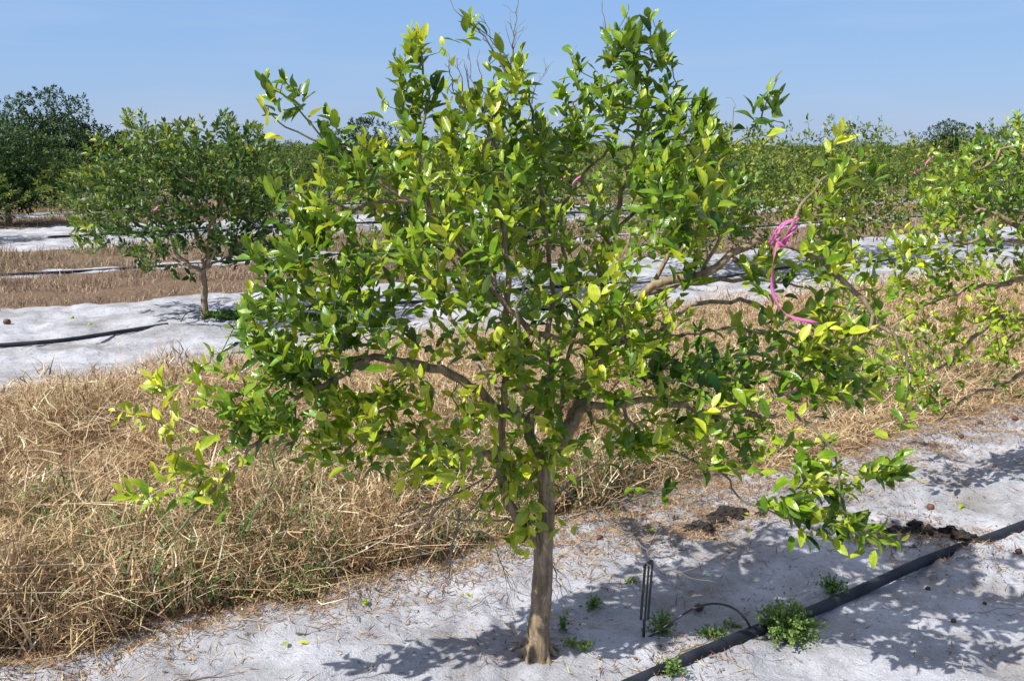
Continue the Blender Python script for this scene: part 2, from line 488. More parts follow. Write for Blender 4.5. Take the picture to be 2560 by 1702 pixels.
# ------------------------------------------------------------------ wood
class Wood:
    def __init__(s):
        s.P = []; s.par = []; s.r = []; s.dir = []
    def add(s, p, par, r=0.):
        s.P.append(np.asarray(p, float)); s.par.append(par); s.r.append(r)
        d = s.P[-1] - s.P[par] if par >= 0 else np.array((0, 0, 1.))
        s.dir.append(d / max(np.linalg.norm(d), 1e-9))
        return len(s.P) - 1
    def path(s, pts, rad, start=-1, step=.045, wob=.004):
        """Catmull-Rom through pts with radii; returns the last node"""
        pts = [np.asarray(p, float) for p in pts]
        if start >= 0:
            pts = [s.P[start]] + pts; rad = [rad[0]] + list(rad)
        q = [2 * pts[0] - pts[1]] + pts + [2 * pts[-1] - pts[-2]]
        last = start
        if start < 0: last = s.add(pts[0], -1, rad[0])
        for i in range(1, len(q) - 2):
            L_ = np.linalg.norm(q[i + 1] - q[i]); n = max(1, int(round(L_ / step)))
            for k in range(1, n + 1):
                t = k / n
                p = .5 * (2 * q[i] + (q[i + 1] - q[i - 1]) * t + (2 * q[i - 1] - 5 * q[i] + 4 * q[i + 1] - q[i + 2]) * t * t
                          + (3 * q[i] - q[i - 1] - 3 * q[i + 1] + q[i + 2]) * t ** 3)
                if k < n or i < len(q) - 3: p = p + rng.normal(0, wob, 3)
                last = s.add(p, last, rad[i - 1] * (1 - t) + rad[min(i, len(rad) - 1)] * t)
        return last
    def nearest(s, p, pen=0.0):
        P = np.array(s.P)
        return int(np.argmin(np.linalg.norm(P - p, axis=1)))
    def connect(s, tips, dirs, seg=.04, gnarl=.007, avoid=None):
        """join every tip to the wood already there, nearest tips first"""
        tips = np.asarray(tips); n = len(tips)
        P = np.array(s.P); Dn = np.array(s.dir)
        cap = len(P) + n * 30
        BP = np.zeros((cap, 3)); BP[:len(P)] = P
        BD = np.zeros((cap, 3)); BD[:len(P)] = Dn
        ok = np.ones(cap, bool)
        if avoid is not None: ok[:len(P)] = avoid(P)
        m = len(P)
        done = np.zeros(n, bool)
        best = np.full(n, 1e9); bi = np.zeros(n, int)
        def upd(lo, hi):
            for a in range(lo, hi, 400):
                b = min(hi, a + 400)
                v = tips[:, None] - BP[None, a:b]
                d = np.linalg.norm(v, axis=2)
                cosang = np.einsum('ijk,jk->ij', v, BD[a:b]) / np.maximum(d, 1e-6)
                c = d * (1.25 - .35 * cosang) + (~ok[a:b])[None] * 9
                j = np.argmin(c, axis=1); cm = c[np.arange(n), j]
                u = cm < best
                best[u] = cm[u]; bi[u] = j[u] + a
        upd(0, m)
        ends = np.zeros(n, int)
        for _ in range(n):
            c = np.where(done, 1e9, best)
            k = int(np.argmin(c)); done[k] = True
            st = bi[k]; p0 = BP[st]; p3 = tips[k]
            L_ = np.linalg.norm(p3 - p0)
            p1 = p0 + norm(BD[st] * .6 + norm(p3 - p0)) * L_ * .35
            p2 = p3 - dirs[k] * L_ * .35
            ns_ = max(2, int(round(L_ / seg)))
            last = int(st); lo = m
            for q in range(1, ns_ + 1):
                t = q / ns_
                p = (1 - t) ** 3 * p0 + 3 * (1 - t) ** 2 * t * p1 + 3 * (1 - t) * t * t * p2 + t ** 3 * p3
                if q < ns_: p = p + rng.normal(0, gnarl, 3)
                last = s.add(p, last, 0.)
                BP[m] = p; BD[m] = s.dir[-1]; m += 1
            ends[k] = last
            upd(lo, m)
        return ends
    def radii(s, tip=.0011, ex=2.5, cap=None):
        n = len(s.P); acc = np.zeros(n); r = np.array(s.r)
        out = np.zeros(n)
        for i in range(n - 1, -1, -1):
            v = max(tip, acc[i] ** (1 / ex) if acc[i] > 0 else 0)
            if r[i] > 0: v = r[i]
            out[i] = v
            if s.par[i] >= 0 and not (r[i] == 0 and r[s.par[i]] > 0):
                acc[s.par[i]] += v ** ex
        for i in range(n):
            if s.par[i] >= 0: out[i] = min(out[i], out[s.par[i]])
        return out
    def build(s, name, mat, parent, rad, keep=None, flute=None):
        n = len(s.P)
        ch = [[] for _ in range(n)]
        for i, p in enumerate(s.par):
            if p >= 0: ch[p].append(i)
        chains = []
        stack = [(i, [i]) for i in range(n) if s.par[i] < 0]
        while stack:
            i, c = stack.pop()
            while ch[c[-1]]:
                kids = sorted(ch[c[-1]], key=lambda k: -rad[k])
                for k in kids[1:]: stack.append((k, [c[-1], k]))
                c.append(kids[0])
            chains.append(c)
        V, F, A = [], [], []
        for c in chains:
            if len(c) < 2: continue
            P = np.array([s.P[i] for i in c]); r = np.array([rad[i] for i in c])
            if s.par[c[0]] >= 0 or c[0] in [q for q in c[:0]]: pass
            r[0] = min(r[0], r[1] * 1.15) if len(chains) > 1 and s.par[c[1]] == c[0] and rad[c[1]] < rad[c[0]] * .8 else r[0]
            if keep and not keep(r[1]): continue
            sides = 14 if r[1] > .02 else 8 if r[1] > .006 else 5 if r[1] > .0025 else 3
            T = norm(np.gradient(P, axis=0))
            u = np.cross(T[0], (0.3, .9, .1)); u /= np.linalg.norm(u)
            base = len(V)
            for k in range(len(P)):
                u = u - T[k] * u.dot(T[k]); u /= np.linalg.norm(u)
                w = np.cross(T[k], u)
                for a in range(sides):
                    ph = 2 * math.pi * a / sides
                    rr = r[k]
                    if flute: rr = flute(P[k], r[k], ph)
                    V.append(P[k] + (u * math.cos(ph) + w * math.sin(ph)) * rr); A.append(r[k])
                if k:
                    o0, o1 = base + (k - 1) * sides, base + k * sides
                    for a in range(sides):
                        b = (a + 1) % sides
                        F.append((o0 + a, o0 + b, o1 + b, o1 + a))
            F.append(tuple(base + (len(P) - 1) * sides + a for a in range(sides)))
        return mesh_vf(name, V, F, mat, parent, attrs={'rad': A})

def shoots(tips, dirs, tones, nleaf, leaf_len, spread=.09, up=.35):
    """alternate leaves round the last centimetres of every shoot"""
    P, D, U, Ln, W, T, C, Fo = [], [], [], [], [], [], [], []
    for tp, d, tn, nl in zip(tips, dirs, tones, nleaf):
        ph = rng.uniform(0, 6.28)
        a = np.cross(d, (0.2, .3, .93)); a /= np.linalg.norm(a); b = np.cross(d, a)
        sp = spread * rng.uniform(.7, 1.3)
        for k in range(nl):
            f = k / max(nl - 1, 1)                       # 0 at the tip, 1 at the oldest leaf
            ph += 2.4 + rng.normal(0, .3)
            rad = a * math.cos(ph) + b * math.sin(ph)
            ang = R(20 + 42 * f + rng.normal(0, 11))
            ld = d * math.cos(ang) + rad * math.sin(ang) + np.array((0, 0, up * (.6 - f * .9)))
            ld /= np.linalg.norm(ld)
            P.append(tp - d * sp * f)
            D.append(ld)
            upv = norm(d * .55 + np.array((-.22, -.32, .62)) + rng.normal(0, .42, 3)) - 0
            U.append(upv)
            ll = leaf_len * (.62 + .5 * min(1, f * 1.8)) * rng.uniform(.72, 1.22)
            Ln.append(ll); W.append(ll * rng.uniform(.175, .25))
            T.append(tn + .20 * (.5 - f) + rng.normal(0, .12))
            C.append(rng.uniform(-.1, .75) + (.5 if rng.random() < .15 else 0)); Fo.append(rng.uniform(.1, .75))
    return [np.array(q) for q in (P, D, U, Ln, W, T, C, Fo)]

# ------------------------------------------------------------------ the near tree
TB = np.array((0.078, 2.93)); TBZ = float(gh(*TB))

def dyf(d): return d * .5 if d < 0 else d
def px_path(pts, Y0):
    return [at(u, v, Y0 + dyf(dy)) for u, v, dy, r in pts], [r * .001 for *_, r in pts]

def flute_near(p, r, ph):
    if r < .012: return r
    h = p[2] - TBZ
    amp = .10 + .22 * math.exp(-max(h, 0) / .07)
    k = 1 + amp * .6 * math.sin(3 * ph + .8 + h * 2) + amp * .35 * math.sin(5 * ph + 2.1 - h * 3) + .03 * math.sin(h * 31 + ph * 2)
    return r * k

def near_tree():
    Y0 = 2.93
    W = Wood()
    root = empty('orange_tree', (0, 0, 0))
    tag(root, 'large leafy orange tree in the foreground, full grey trunk in view on white sand', 'tree')
    base = np.array((TB[0], TB[1], TBZ - .05))
    mid = at(1358, 1450, Y0)
    pts = [base, at(1344, 1640, Y0), at(1350, 1560, Y0), at(1357, 1450, Y0), at(1360, 1360, Y0), at(1366, 1270, Y0), at(1364, 1200, Y0), at(1366, 1150, Y0)]
    rad = [.046, .041, .034, .032, .030, .026, .025, .025]
    top = W.path(pts, rad, step=.02, wob=.0012)
    def nn(u, v, dy=0): return W.nearest(at(u, v, Y0 + dy))
    def limb(pp, wob=.004, step=.035):
        P, r = px_path(pp[1:], Y0)
        st = W.nearest(at(pp[0][0], pp[0][1], Y0 + dyf(pp[0][2])))
        return W.path(P, r, start=st, step=step, wob=wob)
    # left stem out of the trunk and its low limb
    limb([(1358, 1370, 0), (1320, 1330, -.02, 17), (1280, 1280, -.03, 17), (1262, 1230, -.04, 16), (1252, 1170, -.05, 16), (1250, 1120, -.05, 13), (1258, 1050, -.06, 12), (1262, 980, -.07, 11), (1262, 900, -.07, 11), (1262, 800, -.05, 10),
          (1272, 700, -.02, 9.5), (1262, 620, 0, 9), (1253, 520, .02, 8.5), (1253, 425, .03, 7.5), (1242, 368, .03, 6), (1222, 330, .02, 5), (1203, 265, 0, 4), (1196, 200, -.02, 3)])
    limb([(1250, 1150, -.05), (1232, 1140, -.08, 12), (1170, 1128, -.16, 11), (1110, 1122, -.24, 10), (1060, 1112, -.30, 9), (1030, 1090, -.34, 7.5), (990, 1085, -.38, 6.5), (930, 1085, -.42, 5.5), (885, 1100, -.46, 4.5), (850, 1140, -.5, 3.5)])
    # right main stem
    limb([(1366, 1150, 0), (1392, 1136, .02, 26), (1418, 1078, .05, 25), (1440, 1035, .07, 23), (1462, 1000, .09, 20), (1475, 960, .11, 18), (1490, 900, .13, 16), (1500, 850, .16, 15), (1515, 790, .2, 12), (1505, 720, .22, 11), (1498, 640, .25, 10),
          (1521, 590, .27, 9.5), (1544, 525, .28, 9), (1553, 483, .28, 8), (1571, 425, .27, 7), (1586, 364, .26, 6), (1600, 290, .24, 5), (1618, 210, .22, 4), (1628, 130, .2, 3), (1622, 50, .18, 2)])
    # left main stem into the crossing fork
    limb([(1366, 1160, 0), (1340, 1130, .03, 19), (1322, 1095, .05, 18), (1318, 1060, .06, 17), (1345, 1015, .09, 15), (1366, 990, .1, 13), (1378, 960, .12, 12.5), (1374, 910, .13, 12), (1368, 870, .14, 11), (1374, 800, .15, 9), (1383, 765, .16, 8), (1376, 690, .17, 8),
          (1368, 600, .17, 7.5), (1358, 521, .16, 7), (1352, 440, .14, 6), (1338, 360, .12, 5), (1330, 280, .1, 4), (1318, 200, .08, 3)])
    # long left arching limb
    limb([(1318, 1065, .06), (1285, 1045, .02, 15.6), (1240, 1018, -.04, 15.6), (1197, 980, -.1, 15.2), (1159, 952, -.15, 13.9), (1121, 932, -.2, 13.5), (1083, 922, -.25, 13.1), (1025, 908, -.3, 11.9), (970, 898, -.35, 11.1), (937, 893, -.38, 10.2),
          (893, 912, -.42, 9.4), (853, 937, -.45, 8.6), (778, 976, -.52, 7.8), (705, 1030, -.58, 7.0), (659, 1095, -.62, 6.6), (621, 1123, -.66, 6.1), (567, 1194, -.7, 5.3), (498, 1267, -.74, 4.1), (445, 1330, -.77, 2.9), (428, 1362, -.78, 2.0), (362, 1400, -.8, 1.2)])
    # long limb up to the left
    limb([(1500, 870, .14), (1470, 858, .08, 9), (1445, 852, .03, 9.5), (1391, 843, -.03, 9.5), (1357, 841, -.06, 9.5), (1326, 822, -.09, 10), (1269, 772, -.12, 10.5), (1238, 734, -.14, 11), (1200, 700, -.17, 11), (1166, 650, -.2, 10.5), (1136, 602, -.22, 10),
          (1078, 537, -.26, 9), (1021, 502, -.3, 8), (983, 479, -.33, 7), (933, 437, -.36, 5.5), (906, 391, -.38, 4.5), (868, 364, -.4, 3.8), (807, 357, -.43, 3.2), (745, 334, -.46, 2.6), (700, 302, -.48, 2.0), (672, 280, -.5, 1.5)])
    limb([(807, 357, -.43), (782, 315, -.42, 2.8), (757, 285, -.42, 2.5), (728, 250, -.43, 2.2), (700, 232, -.44, 1.8), (680, 222, -.45, 1.4)])
    limb([(1060, 527, -.27), (1000, 508, -.34, 6), (965, 502, -.38, 5.5), (925, 514, -.42, 5), (883, 525, -.45, 4.5), (830, 502, -.5, 3.6), (784, 483, -.53, 2.6), (720, 478, -.56, 1.8)])
    limb([(1166, 650, -.2), (1120, 622, -.26, 6), (1078, 609, -.31, 6), (1021, 617, -.36, 5), (963, 648, -.41, 4.5), (902, 686, -.46, 4), (840, 725, -.5, 3.2), (760, 770, -.55, 2.4), (690, 790, -.58, 2)])
    limb([(1078, 537, -.26), (1050, 470, -.2, 6), (1045, 400, -.16, 5.2), (1052, 330, -.13, 4.5), (1070, 270, -.12, 4), (1060, 190, -.14, 3.2), (1050, 120, -.15, 2.4), (1040, 80, -.15, 1.6)])
    limb([(1136, 602, -.22), (1150, 520, -.12, 7), (1180, 440, -.05, 6), (1215, 360, .0, 5), (1240, 280, .02, 4), (1285, 210, .04, 3.4), (1300, 150, .04, 3)])
    # right arching limb with the tape
    limb([(1475, 960, .11), (1500, 890, .06, 14), (1540, 815, .0, 13), (1575, 768, -.04, 13), (1598, 745, -.07, 13), (1628, 719, -.1, 13), (1697, 696, -.14, 12.5), (1755, 682, -.18, 12), (1797, 663, -.2, 11.5), (1830, 634, -.22, 11), (1868, 612, -.24, 10.5), (1925, 600, -.28, 10),
          (1970, 608, -.31, 9.5), (2025, 638, -.34, 9), (2083, 676, -.38, 8.5), (2113, 707, -.4, 8), (2159, 753, -.43, 7.2), (2197, 803, -.46, 6.2), (2232, 845, -.48, 5), (2262, 895, -.5, 4), (2268, 960, -.52, 2.6), (2265, 1020, -.53, 1.8)])
    limb([(1968, 606, -.3), (1975, 570, -.27, 6), (1992, 535, -.25, 5.5), (2015, 495, -.23, 5), (2050, 455, -.2, 4), (2090, 425, -.18, 3.2), (2130, 385, -.16, 2.2), (2145, 345, -.15, 1.6)])
    limb([(1598, 745, -.07), (1640, 728, .02, 7.5), (1700, 712, .08, 7.5), (1777, 702, .12, 7), (1853, 699, .15, 6), (1900, 698, .17, 5), (1990, 712, .2, 3.5), (2060, 740, .22, 2.2)])
    limb([(1500, 870, .14), (1590, 850, .22, 9), (1650, 828, .27, 8.5), (1700, 785, .3, 8.5), (1750, 755, .33, 8), (1807, 752, .35, 7.5), (1868, 752, .37, 7), (1903, 772, .38, 5.5), (1960, 800, .4, 3.5)])
    limb([(1490, 905, .13), (1560, 880, .16, 9), (1640, 850, .18, 8), (1700, 837, .2, 7), (1777, 826, .22, 6.5), (1834, 822, .24, 6), (1930, 832, .26, 4.5), (1987, 864, .28, 3.5), (2060, 900, .3, 2.2)])
    # low right limb that droops to the lower right cluster
    limb([(1440, 1035, .07), (1480, 1018, -.02, 12), (1560, 1005, -.1, 11), (1650, 1000, -.17, 10), (1740, 1025, -.24, 9), (1822, 1042, -.3, 8.2), (1884, 1032, -.35, 7.6), (1930, 1035, -.38, 7), (1983, 1036, -.41, 6.2), (2033, 1067, -.44, 5), (2070, 1105, -.46, 4.2), (2095, 1170, -.48, 3.4),
          (2100, 1240, -.5, 3), (2130, 1310, -.52, 2.4), (2150, 1365, -.53, 1.8)])
    limb([(1560, 1005, -.1), (1575, 1048, -.13, 6), (1606, 1090, -.17, 5.2), (1652, 1117, -.2, 4.8), (1720, 1145, -.25, 4.2), (1790, 1175, -.28, 3.6), (1822, 1205, -.3, 3.2), (1850, 1240, -.32, 3), (1900, 1268, -.35, 2.6), (1960, 1292, -.38, 2), (2010, 1290, -.4, 1.5)])
    limb([(1405, 1100, .03), (1404, 1000, .1, 7), (1420, 900, .2, 7), (1440, 800, .25, 7), (1418, 700, .3, 6.5), (1400, 571, .33, 6.5), (1407, 513, .34, 6.5), (1433, 483, .35, 6), (1460, 437, .35, 5.5), (1490, 402, .34, 5), (1525, 368, .32, 4), (1555, 290, .3, 3), (1550, 220, .28, 2.4)])
    limb([(1521, 590, .27), (1590, 530, .25, 6), (1640, 480, .22, 5.5), (1690, 410, .2, 4.6), (1740, 340, .17, 3.6), (1775, 290, .15, 2.4)])
    limb([(1628, 719, -.1), (1665, 640, -.02, 7), (1668, 560, .03, 6.5), (1700, 500, .05, 6), (1760, 440, .06, 5), (1830, 380, .05, 4), (1880, 320, .04, 3), (1910, 275, .03, 2.4), (1930, 235, .02, 1.7), (1945, 195, .02, 1.4)])
    limb([(1755, 682, -.18), (1790, 620, -.1, 5.5), (1815, 560, -.05, 4.6), (1850, 510, -.02, 3.6), (1880, 460, 0, 2.4)])
    # a limb away to the back and one to the front fill the round of the crown
    limb([(1437, 1040, .07), (1460, 960, .3, 14), (1480, 880, .5, 12), (1520, 780, .66, 10), (1560, 680, .78, 8), (1580, 560, .85, 6), (1600, 440, .88, 4), (1610, 350, .9, 3)])
    limb([(1318, 1065, .06), (1250, 980, .3, 12), (1180, 880, .5, 10), (1120, 780, .62, 8), (1060, 680, .7, 6), (1020, 560, .74, 4), (1000, 470, .75, 3)])
    limb([(1345, 1015, .09), (1300, 950, -.2, 8), (1290, 860, -.4, 6), (1300, 740, -.5, 3.5), (1330, 660, -.55, 2)])
    limb([(1475, 960, .11), (1500, 900, -.15, 8), (1530, 830, -.3, 5), (1555, 760, -.38, 3.2), (1575, 700, -.42, 2)])
    # roots just clearing the sand
    for u, v, r in ((1300, 1650, 8), (1318, 1668, 7), (1372, 1668, 11), (1392, 1652, 9), (1405, 1640, 6), (1290, 1632, 5)):
        p = atg(u, v)
        W.path([np.array((TB[0] + (p[0] - TB[0]) * .35, TB[1] + (p[1] - TB[1]) * .35, TBZ + .045)), np.array((p[0], p[1], TBZ + .004)),
                np.array((p[0] + (p[0] - TB[0]) * .5, p[1] + (p[1] - TB[1]) * .5, TBZ - .04))], [r * .0017, r * .001, r * .0006], step=.01, wob=.0008)
    nskel = len(W.P)

    # foliage: (u, v, half width, half height, shoots, tone, dY, spread in Y)
    CL = [(672, 205, 42, 34, 5, .38, -.45, .03), (668, 262, 16, 18, 2, .95, -.5, .02), (745, 222, 10, 18, 1, .4, -.43, .01), (805, 312, 34, 40, 4, .38, -.42, .03),
          (850, 420, 60, 45, 9, .5, -.4, .1), (740, 505, 95, 55, 11, .36, -.45, .12), (690, 610, 80, 55, 9, .36, -.5, .12), (820, 565, 90, 70, 12, .38, -.4, .15),
          (960, 400, 85, 80, 17, .5, -.25, .2), (1000, 520, 95, 75, 15, .48, -.2, .25), (1028, 85, 24, 36, 4, .5, -.15, .03), (1015, 125, 40, 36, 3, .45, -.14, .04), (1030, 205, 70, 40, 8, .38, -.1, .1),
          (1000, 262, 46, 40, 5, .36, -.12, .08), (1108, 118, 14, 24, 1, .45, -.1, .01), (1145, 255, 70, 66, 10, .55, -.05, .15), (1262, 195, 80, 50, 11, .52, .03, .15), (1310, 150, 26, 28, 3, .5, .04, .04),
          (1185, 70, 22, 26, 2, .55, .0, .02), (1250, 112, 20, 30, 1, .5, .02, .02), (1200, 350, 120, 75, 24, .52, .0, .3), (1305, 300, 66, 66, 12, .5, .08, .2), (1150, 470, 140, 85, 26, .52, -.05, .35), (1290, 450, 100, 80, 18, .55, .1, .35),
          (1432, 165, 24, 36, 3, .3, .25, .03), (1425, 232, 40, 34, 4, .28, .25, .05), (1425, 335, 80, 48, 11, .5, .25, .15), (1545, 120, 44, 60, 9, .3, .22, .1), (1610, 55, 52, 52, 9, .33, .19, .08), (1668, 130, 26, 60, 5, .3, .2, .05),
          (1560, 225, 90, 60, 18, .33, .22, .2), (1650, 255, 66, 70, 14, .26, .2, .15), (1500, 300, 80, 55, 13, .42, .25, .2), (1700, 345, 100, 62, 18, .34, .12, .25), (1768, 262, 22, 50, 4, .26, .1, .04), (1800, 330, 46, 56, 8, .32, .08, .1),
          (1750, 425, 115, 70, 24, .4, .0, .3), (1650, 410, 70, 66, 12, .48, .1, .2), (1760, 520, 95, 65, 18, .4, -.05, .3), (1640, 555, 80, 70, 8, .5, 0, .3), (1850, 500, 50, 66, 7, .38, -.05, .12), (1928, 228, 34, 36, 4, .32, .02, .03), (1905, 255, 20, 20, 1, .1, .03, .01),
          (1470, 470, 70, 66, 4, .5, .3, .2), (1325, 590, 90, 80, 14, .56, .1, .35), (1150, 600, 140, 85, 24, .5, -.1, .4), (960, 640, 100, 72, 16, .42, -.25, .3), (830, 700, 100, 62, 15, .38, -.35, .25), (700, 745, 84, 58, 14, .36, -.45, .2),
          (622, 790, 56, 50, 8, .5, -.55, .1), (650, 875, 74, 60, 10, .44, -.55, .12), (770, 860, 100, 70, 17, .34, -.45, .2), (900, 800, 110, 75, 18, .36, -.3, .3), (1050, 700, 85, 56, 8, .6, -.3, .2), (1200, 700, 90, 64, 9, .52, .0, .4), (1060, 810, 80, 56, 7, .5, 0, .3),
          (500, 905, 44, 34, 4, .72, -.65, .05), (384, 960, 30, 22, 3, .9, -.68, .03), (300, 1042, 40, 18, 3, .95, -.7, .03), (575, 1010, 76, 50, 8, .55, -.66, .08), (465, 1085, 40, 24, 3, .85, -.7, .04), (440, 1175, 56, 36, 5, .8, -.72, .04),
          (350, 1232, 56, 10, 3, .97, -.74, .02), (492, 1232, 50, 24, 5, .85, -.74, .04), (640, 1045, 80, 60, 12, .38, -.58, .12), (705, 955, 90, 60, 15, .36, -.5, .15), (810, 1000, 70, 52, 8, .6, -.5, .1), (925, 1005, 110, 46, 12, .85, -.5, .1), (1010, 965, 60, 44, 8, .82, -.45, .08),
          (862, 1078, 80, 40, 7, .62, -.5, .1), (780, 1128, 40, 40, 4, .85, -.55, .05), (960, 1120, 100, 50, 8, .62, -.45, .1), (1050, 1088, 46, 40, 4, .72, -.4, .08), (1095, 1150, 90, 50, 4, .7, -.35, .1), (1300, 875, 84, 40, 10, .75, -.3, .12), (1250, 800, 70, 50, 5, .6, -.1, .3),
          (1400, 715, 90, 62, 12, .6, .0, .4), (1540, 640, 76, 56, 10, .66, -.1, .3), (1565, 745, 100, 52, 19, .78, -.25, .2), (1450, 850, 90, 66, 14, .45, 0, .3), (1560, 900, 80, 56, 13, .72, -.25, .2), (1680, 800, 84, 52, 9, .55, .0, .25), (1690, 880, 110, 52, 20, .2, .2, .25),
          (1735, 640, 46, 40, 5, .62, -.2, .1), (1490, 985, 84, 56, 8, .5, -.1, .2), (1850, 925, 100, 58, 17, .26, .0, .2), (1925, 860, 80, 50, 8, .38, .1, .2), (2030, 860, 66, 62, 12, .4, -.1, .2), (2130, 950, 96, 46, 9, .5, -.1, .2), (1945, 650, 50, 60, 10, .5, -.2, .1),
          (1900, 770, 80, 44, 5, .38, .2, .15), (2100, 805, 56, 30, 5, .85, -.3, .1), (1715, 1015, 100, 50, 8, .55, -.2, .15), (1735, 1095, 80, 52, 10, .7, -.25, .1), (1815, 1175, 36, 24, 3, .65, -.3, .04), (1630, 1140, 50, 50, 4, .5, -.2, .08), (1680, 1218, 14, 20, 1, .4, -.25, .01), (1612, 1232, 16, 14, 1, .45, -.2, .01),
          (1893, 1110, 42, 44, 6, .42, -.36, .04), (2062, 1120, 30, 20, 2, .45, -.46, .02), (2065, 1190, 56, 36, 7, .68, -.48, .05), (2215, 1175, 56, 36, 8, .36, -.5, .05), (2080, 1260, 76, 36, 9, .42, -.48, .06), (2140, 1325, 76, 36, 9, .36, -.52, .06), (2225, 1345, 30, 24, 2, .4, -.54, .02),
          (2152, 1388, 12, 10, 1, .5, -.53, .01), (1985, 1272, 50, 20, 5, .32, -.38, .04), (1380, 1130, 50, 40, 4, .78, -.12, .05), (1298, 1232, 46, 30, 4, .9, -.1, .04), (1240, 1290, 30, 16, 2, .9, -.1, .03), (1318, 1345, 46, 36, 4, .88, -.08, .03), (1380, 1228, 16, 16, 1, .6, -.05, .02),
          (1200, 1255, 20, 16, 1, .9, -.08, .02), (1145, 1255, 10, 20, 1, .75, -.2, .02), (2080, 500, 66, 50, 6, .62, -.2, .06), (2130, 410, 60, 46, 7, .52, -.17, .06), (2108, 325, 22, 20, 2, .92, -.15, .02), (1190, 1055, 50, 30, 2, .95, -.2, .05), (1265, 1125, 16, 66, 4, .65, -.08, .04),
          (1500, 560, 60, 70, 3, .5, .2, .2), (1150, 1010, 70, 50, 5, .8, -.35, .12), (1290, 1010, 50, 40, 3, .75, -.2, .1), (1385, 1060, 60, 50, 4, .6, -.15, .1), (1440, 1120, 36, 36, 3, .6, -.1, .06), (1230, 1190, 50, 36, 3, .85, -.15, .06), (1340, 1290, 34, 36, 3, .95, -.1, .03), (1180, 880, 70, 50, 5, .6, -.2, .2), (1030, 1180, 90, 50, 5, .7, -.35, .15), (900, 1180, 60, 40, 3, .6, -.45, .1), (1360, 960, 70, 50, 5, .6, -.15, .15), (1560, 1080, 70, 60, 5, .6, -.2, .15), (1440, 640, 60, 40, 5, .55, .1, .3), (1960, 1050, 60, 30, 2, .4, -.4, .03), (2190, 720, 40, 60, 3, .5, -.42, .05), (2060, 600, 60, 36, 5, .6, -.3, .1), (2110, 640, 50, 40, 4, .6, -.35, .1), (2050, 740, 60, 50, 5, .5, -.2, .15), (2180, 830, 60, 50, 5, .6, -.4, .1), (2120, 880, 70, 50, 7, .55, -.3, .12), (2010, 950, 80, 40, 6, .4, -.2, .12), (1880, 1000, 70, 34, 6, .4, -.3, .1), (2290, 1000, 40, 40, 3, .8, -.5, .05), (1040, 620, 80, 60, 8, .5, .55, .2), (1560, 480, 100, 90, 9, .4, .7, .2), (1150, 760, 80, 60, 5, .4, .45, .2)]
    C = np.array((0.1, 2.93, 1.0))
    tips, dirs, tones, nl = [], [], [], []
    for u, v, ru, rv, k, tn, dy, sy in CL:
        kk = int(round(k * 1.0)) if k < 6 else int(round(k * NEAR_DENS))
        for q in range(kk):
            while True:
                a, b = rng.uniform(-1, 1, 2)
                if a * a + b * b <= 1: break
            if kk == 1: a = b = 0
            p = at(u + a * ru, v + b * rv, Y0 + dyf(dy) + rng.uniform(-1, 1) * sy)
            up = .85 if v < 900 else .45 if v < 1150 else .15
            d = norm(norm(p - C) * np.array((.75, .75, .5)) + np.array((0, 0, up)) + rng.normal(0, .28, 3))
            tips.append(p); dirs.append(d); tones.append(np.clip(tn + rng.normal(0, .08), 0, 1))
            nl.append(int(rng.integers(5, 9)) if k > 3 else int(rng.integers(4, 7)))
    nt_ = len(tips)
    W.connect(tips, dirs, gnarl=.005)
    rad = W.radii(tip=.0012, ex=2.35)
    rad = np.where(np.arange(len(rad)) < nskel, rad, np.minimum(rad, .006))
    W.build('trunk', M_BARK, root, rad, flute=flute_near)
    tones = np.clip(.24 + .62 * np.array(tones) + rng.normal(0, .11, len(tones)), 0, 1)
    A = shoots(tips, dirs, tones, nl, .057, spread=.10, up=.62)
    # older dark leaves along the twigs inside
    ex = []
    cand = [i for i in range(nskel, len(W.P)) if rad[i] < .0035]
    cand = list(rng.permutation(cand)[:int(len(cand) * .20)])
    P = np.array([W.P[i] for i in cand]); Dd = np.array([W.dir[i] for i in cand])
    n = len(P)
    B = [P, norm(Dd * .5 + rng.normal(0, .6, (n, 3)) + np.array((0, 0, .15))), norm(rng.normal(0, .45, (n, 3)) + np.array((-.1, -.15, .8))), rng.uniform(.038, .066, n), None, np.clip(rng.normal(.3, .14, n), 0, 1), rng.uniform(0, .6, n), rng.uniform(.1, .5, n)]
    B[4] = B[3] * rng.uniform(.18, .25, n)
    # yellower where the photograph's low front twigs are
    pxl = P[:, 2] < .95
    B[5] = np.where(pxl & (P[:, 1] < 2.75), B[5] + .25, B[5])
    Q = [np.concatenate((a, b)) for a, b in zip(A, B)]
    leaves('crown', *Q, M_LEAF, root, nseg=7)
    print('near tree', nt_, 'shoots', len(Q[0]), 'leaves', len(W.P), 'nodes')

    # bare dead twigs: the grey spikes above the crown and the dry ones hanging by the trunk
    def twig(pp, r0=1.6, side=6, ln=.06):
        P_, r_ = [at(u, v, Y0 + dyf(dy)) for u, v, dy in pp], np.linspace(r0 * 1.3, .8, len(pp)) * .001
        Dw = Wood(); a = 0; Dw.path(P_, list(r_), step=.02, wob=.003); b = len(Dw.P)
        for _ in range(side):
            i = int(rng.integers(a + (b - a) // 4, b)); d = norm(Dw.dir[i] + rng.normal(0, .55, 3))
            p = Dw.P[i]; l_ = ln * rng.uniform(.5, 1.2)
            j = i
            for k in range(3): p = p + norm(d + rng.normal(0, .25, 3)) * l_ / 3; j = Dw.add(p, j, .0008)
        Dw.build('dead_twig', M_DEAD, root, Dw.radii(tip=.0008))
    twig([(1268, 190, .03), (1230, 120, .02), (1190, 70, .01), (1150, 40, 0), (1128, 5, 0)], 2.6, 6, .07)
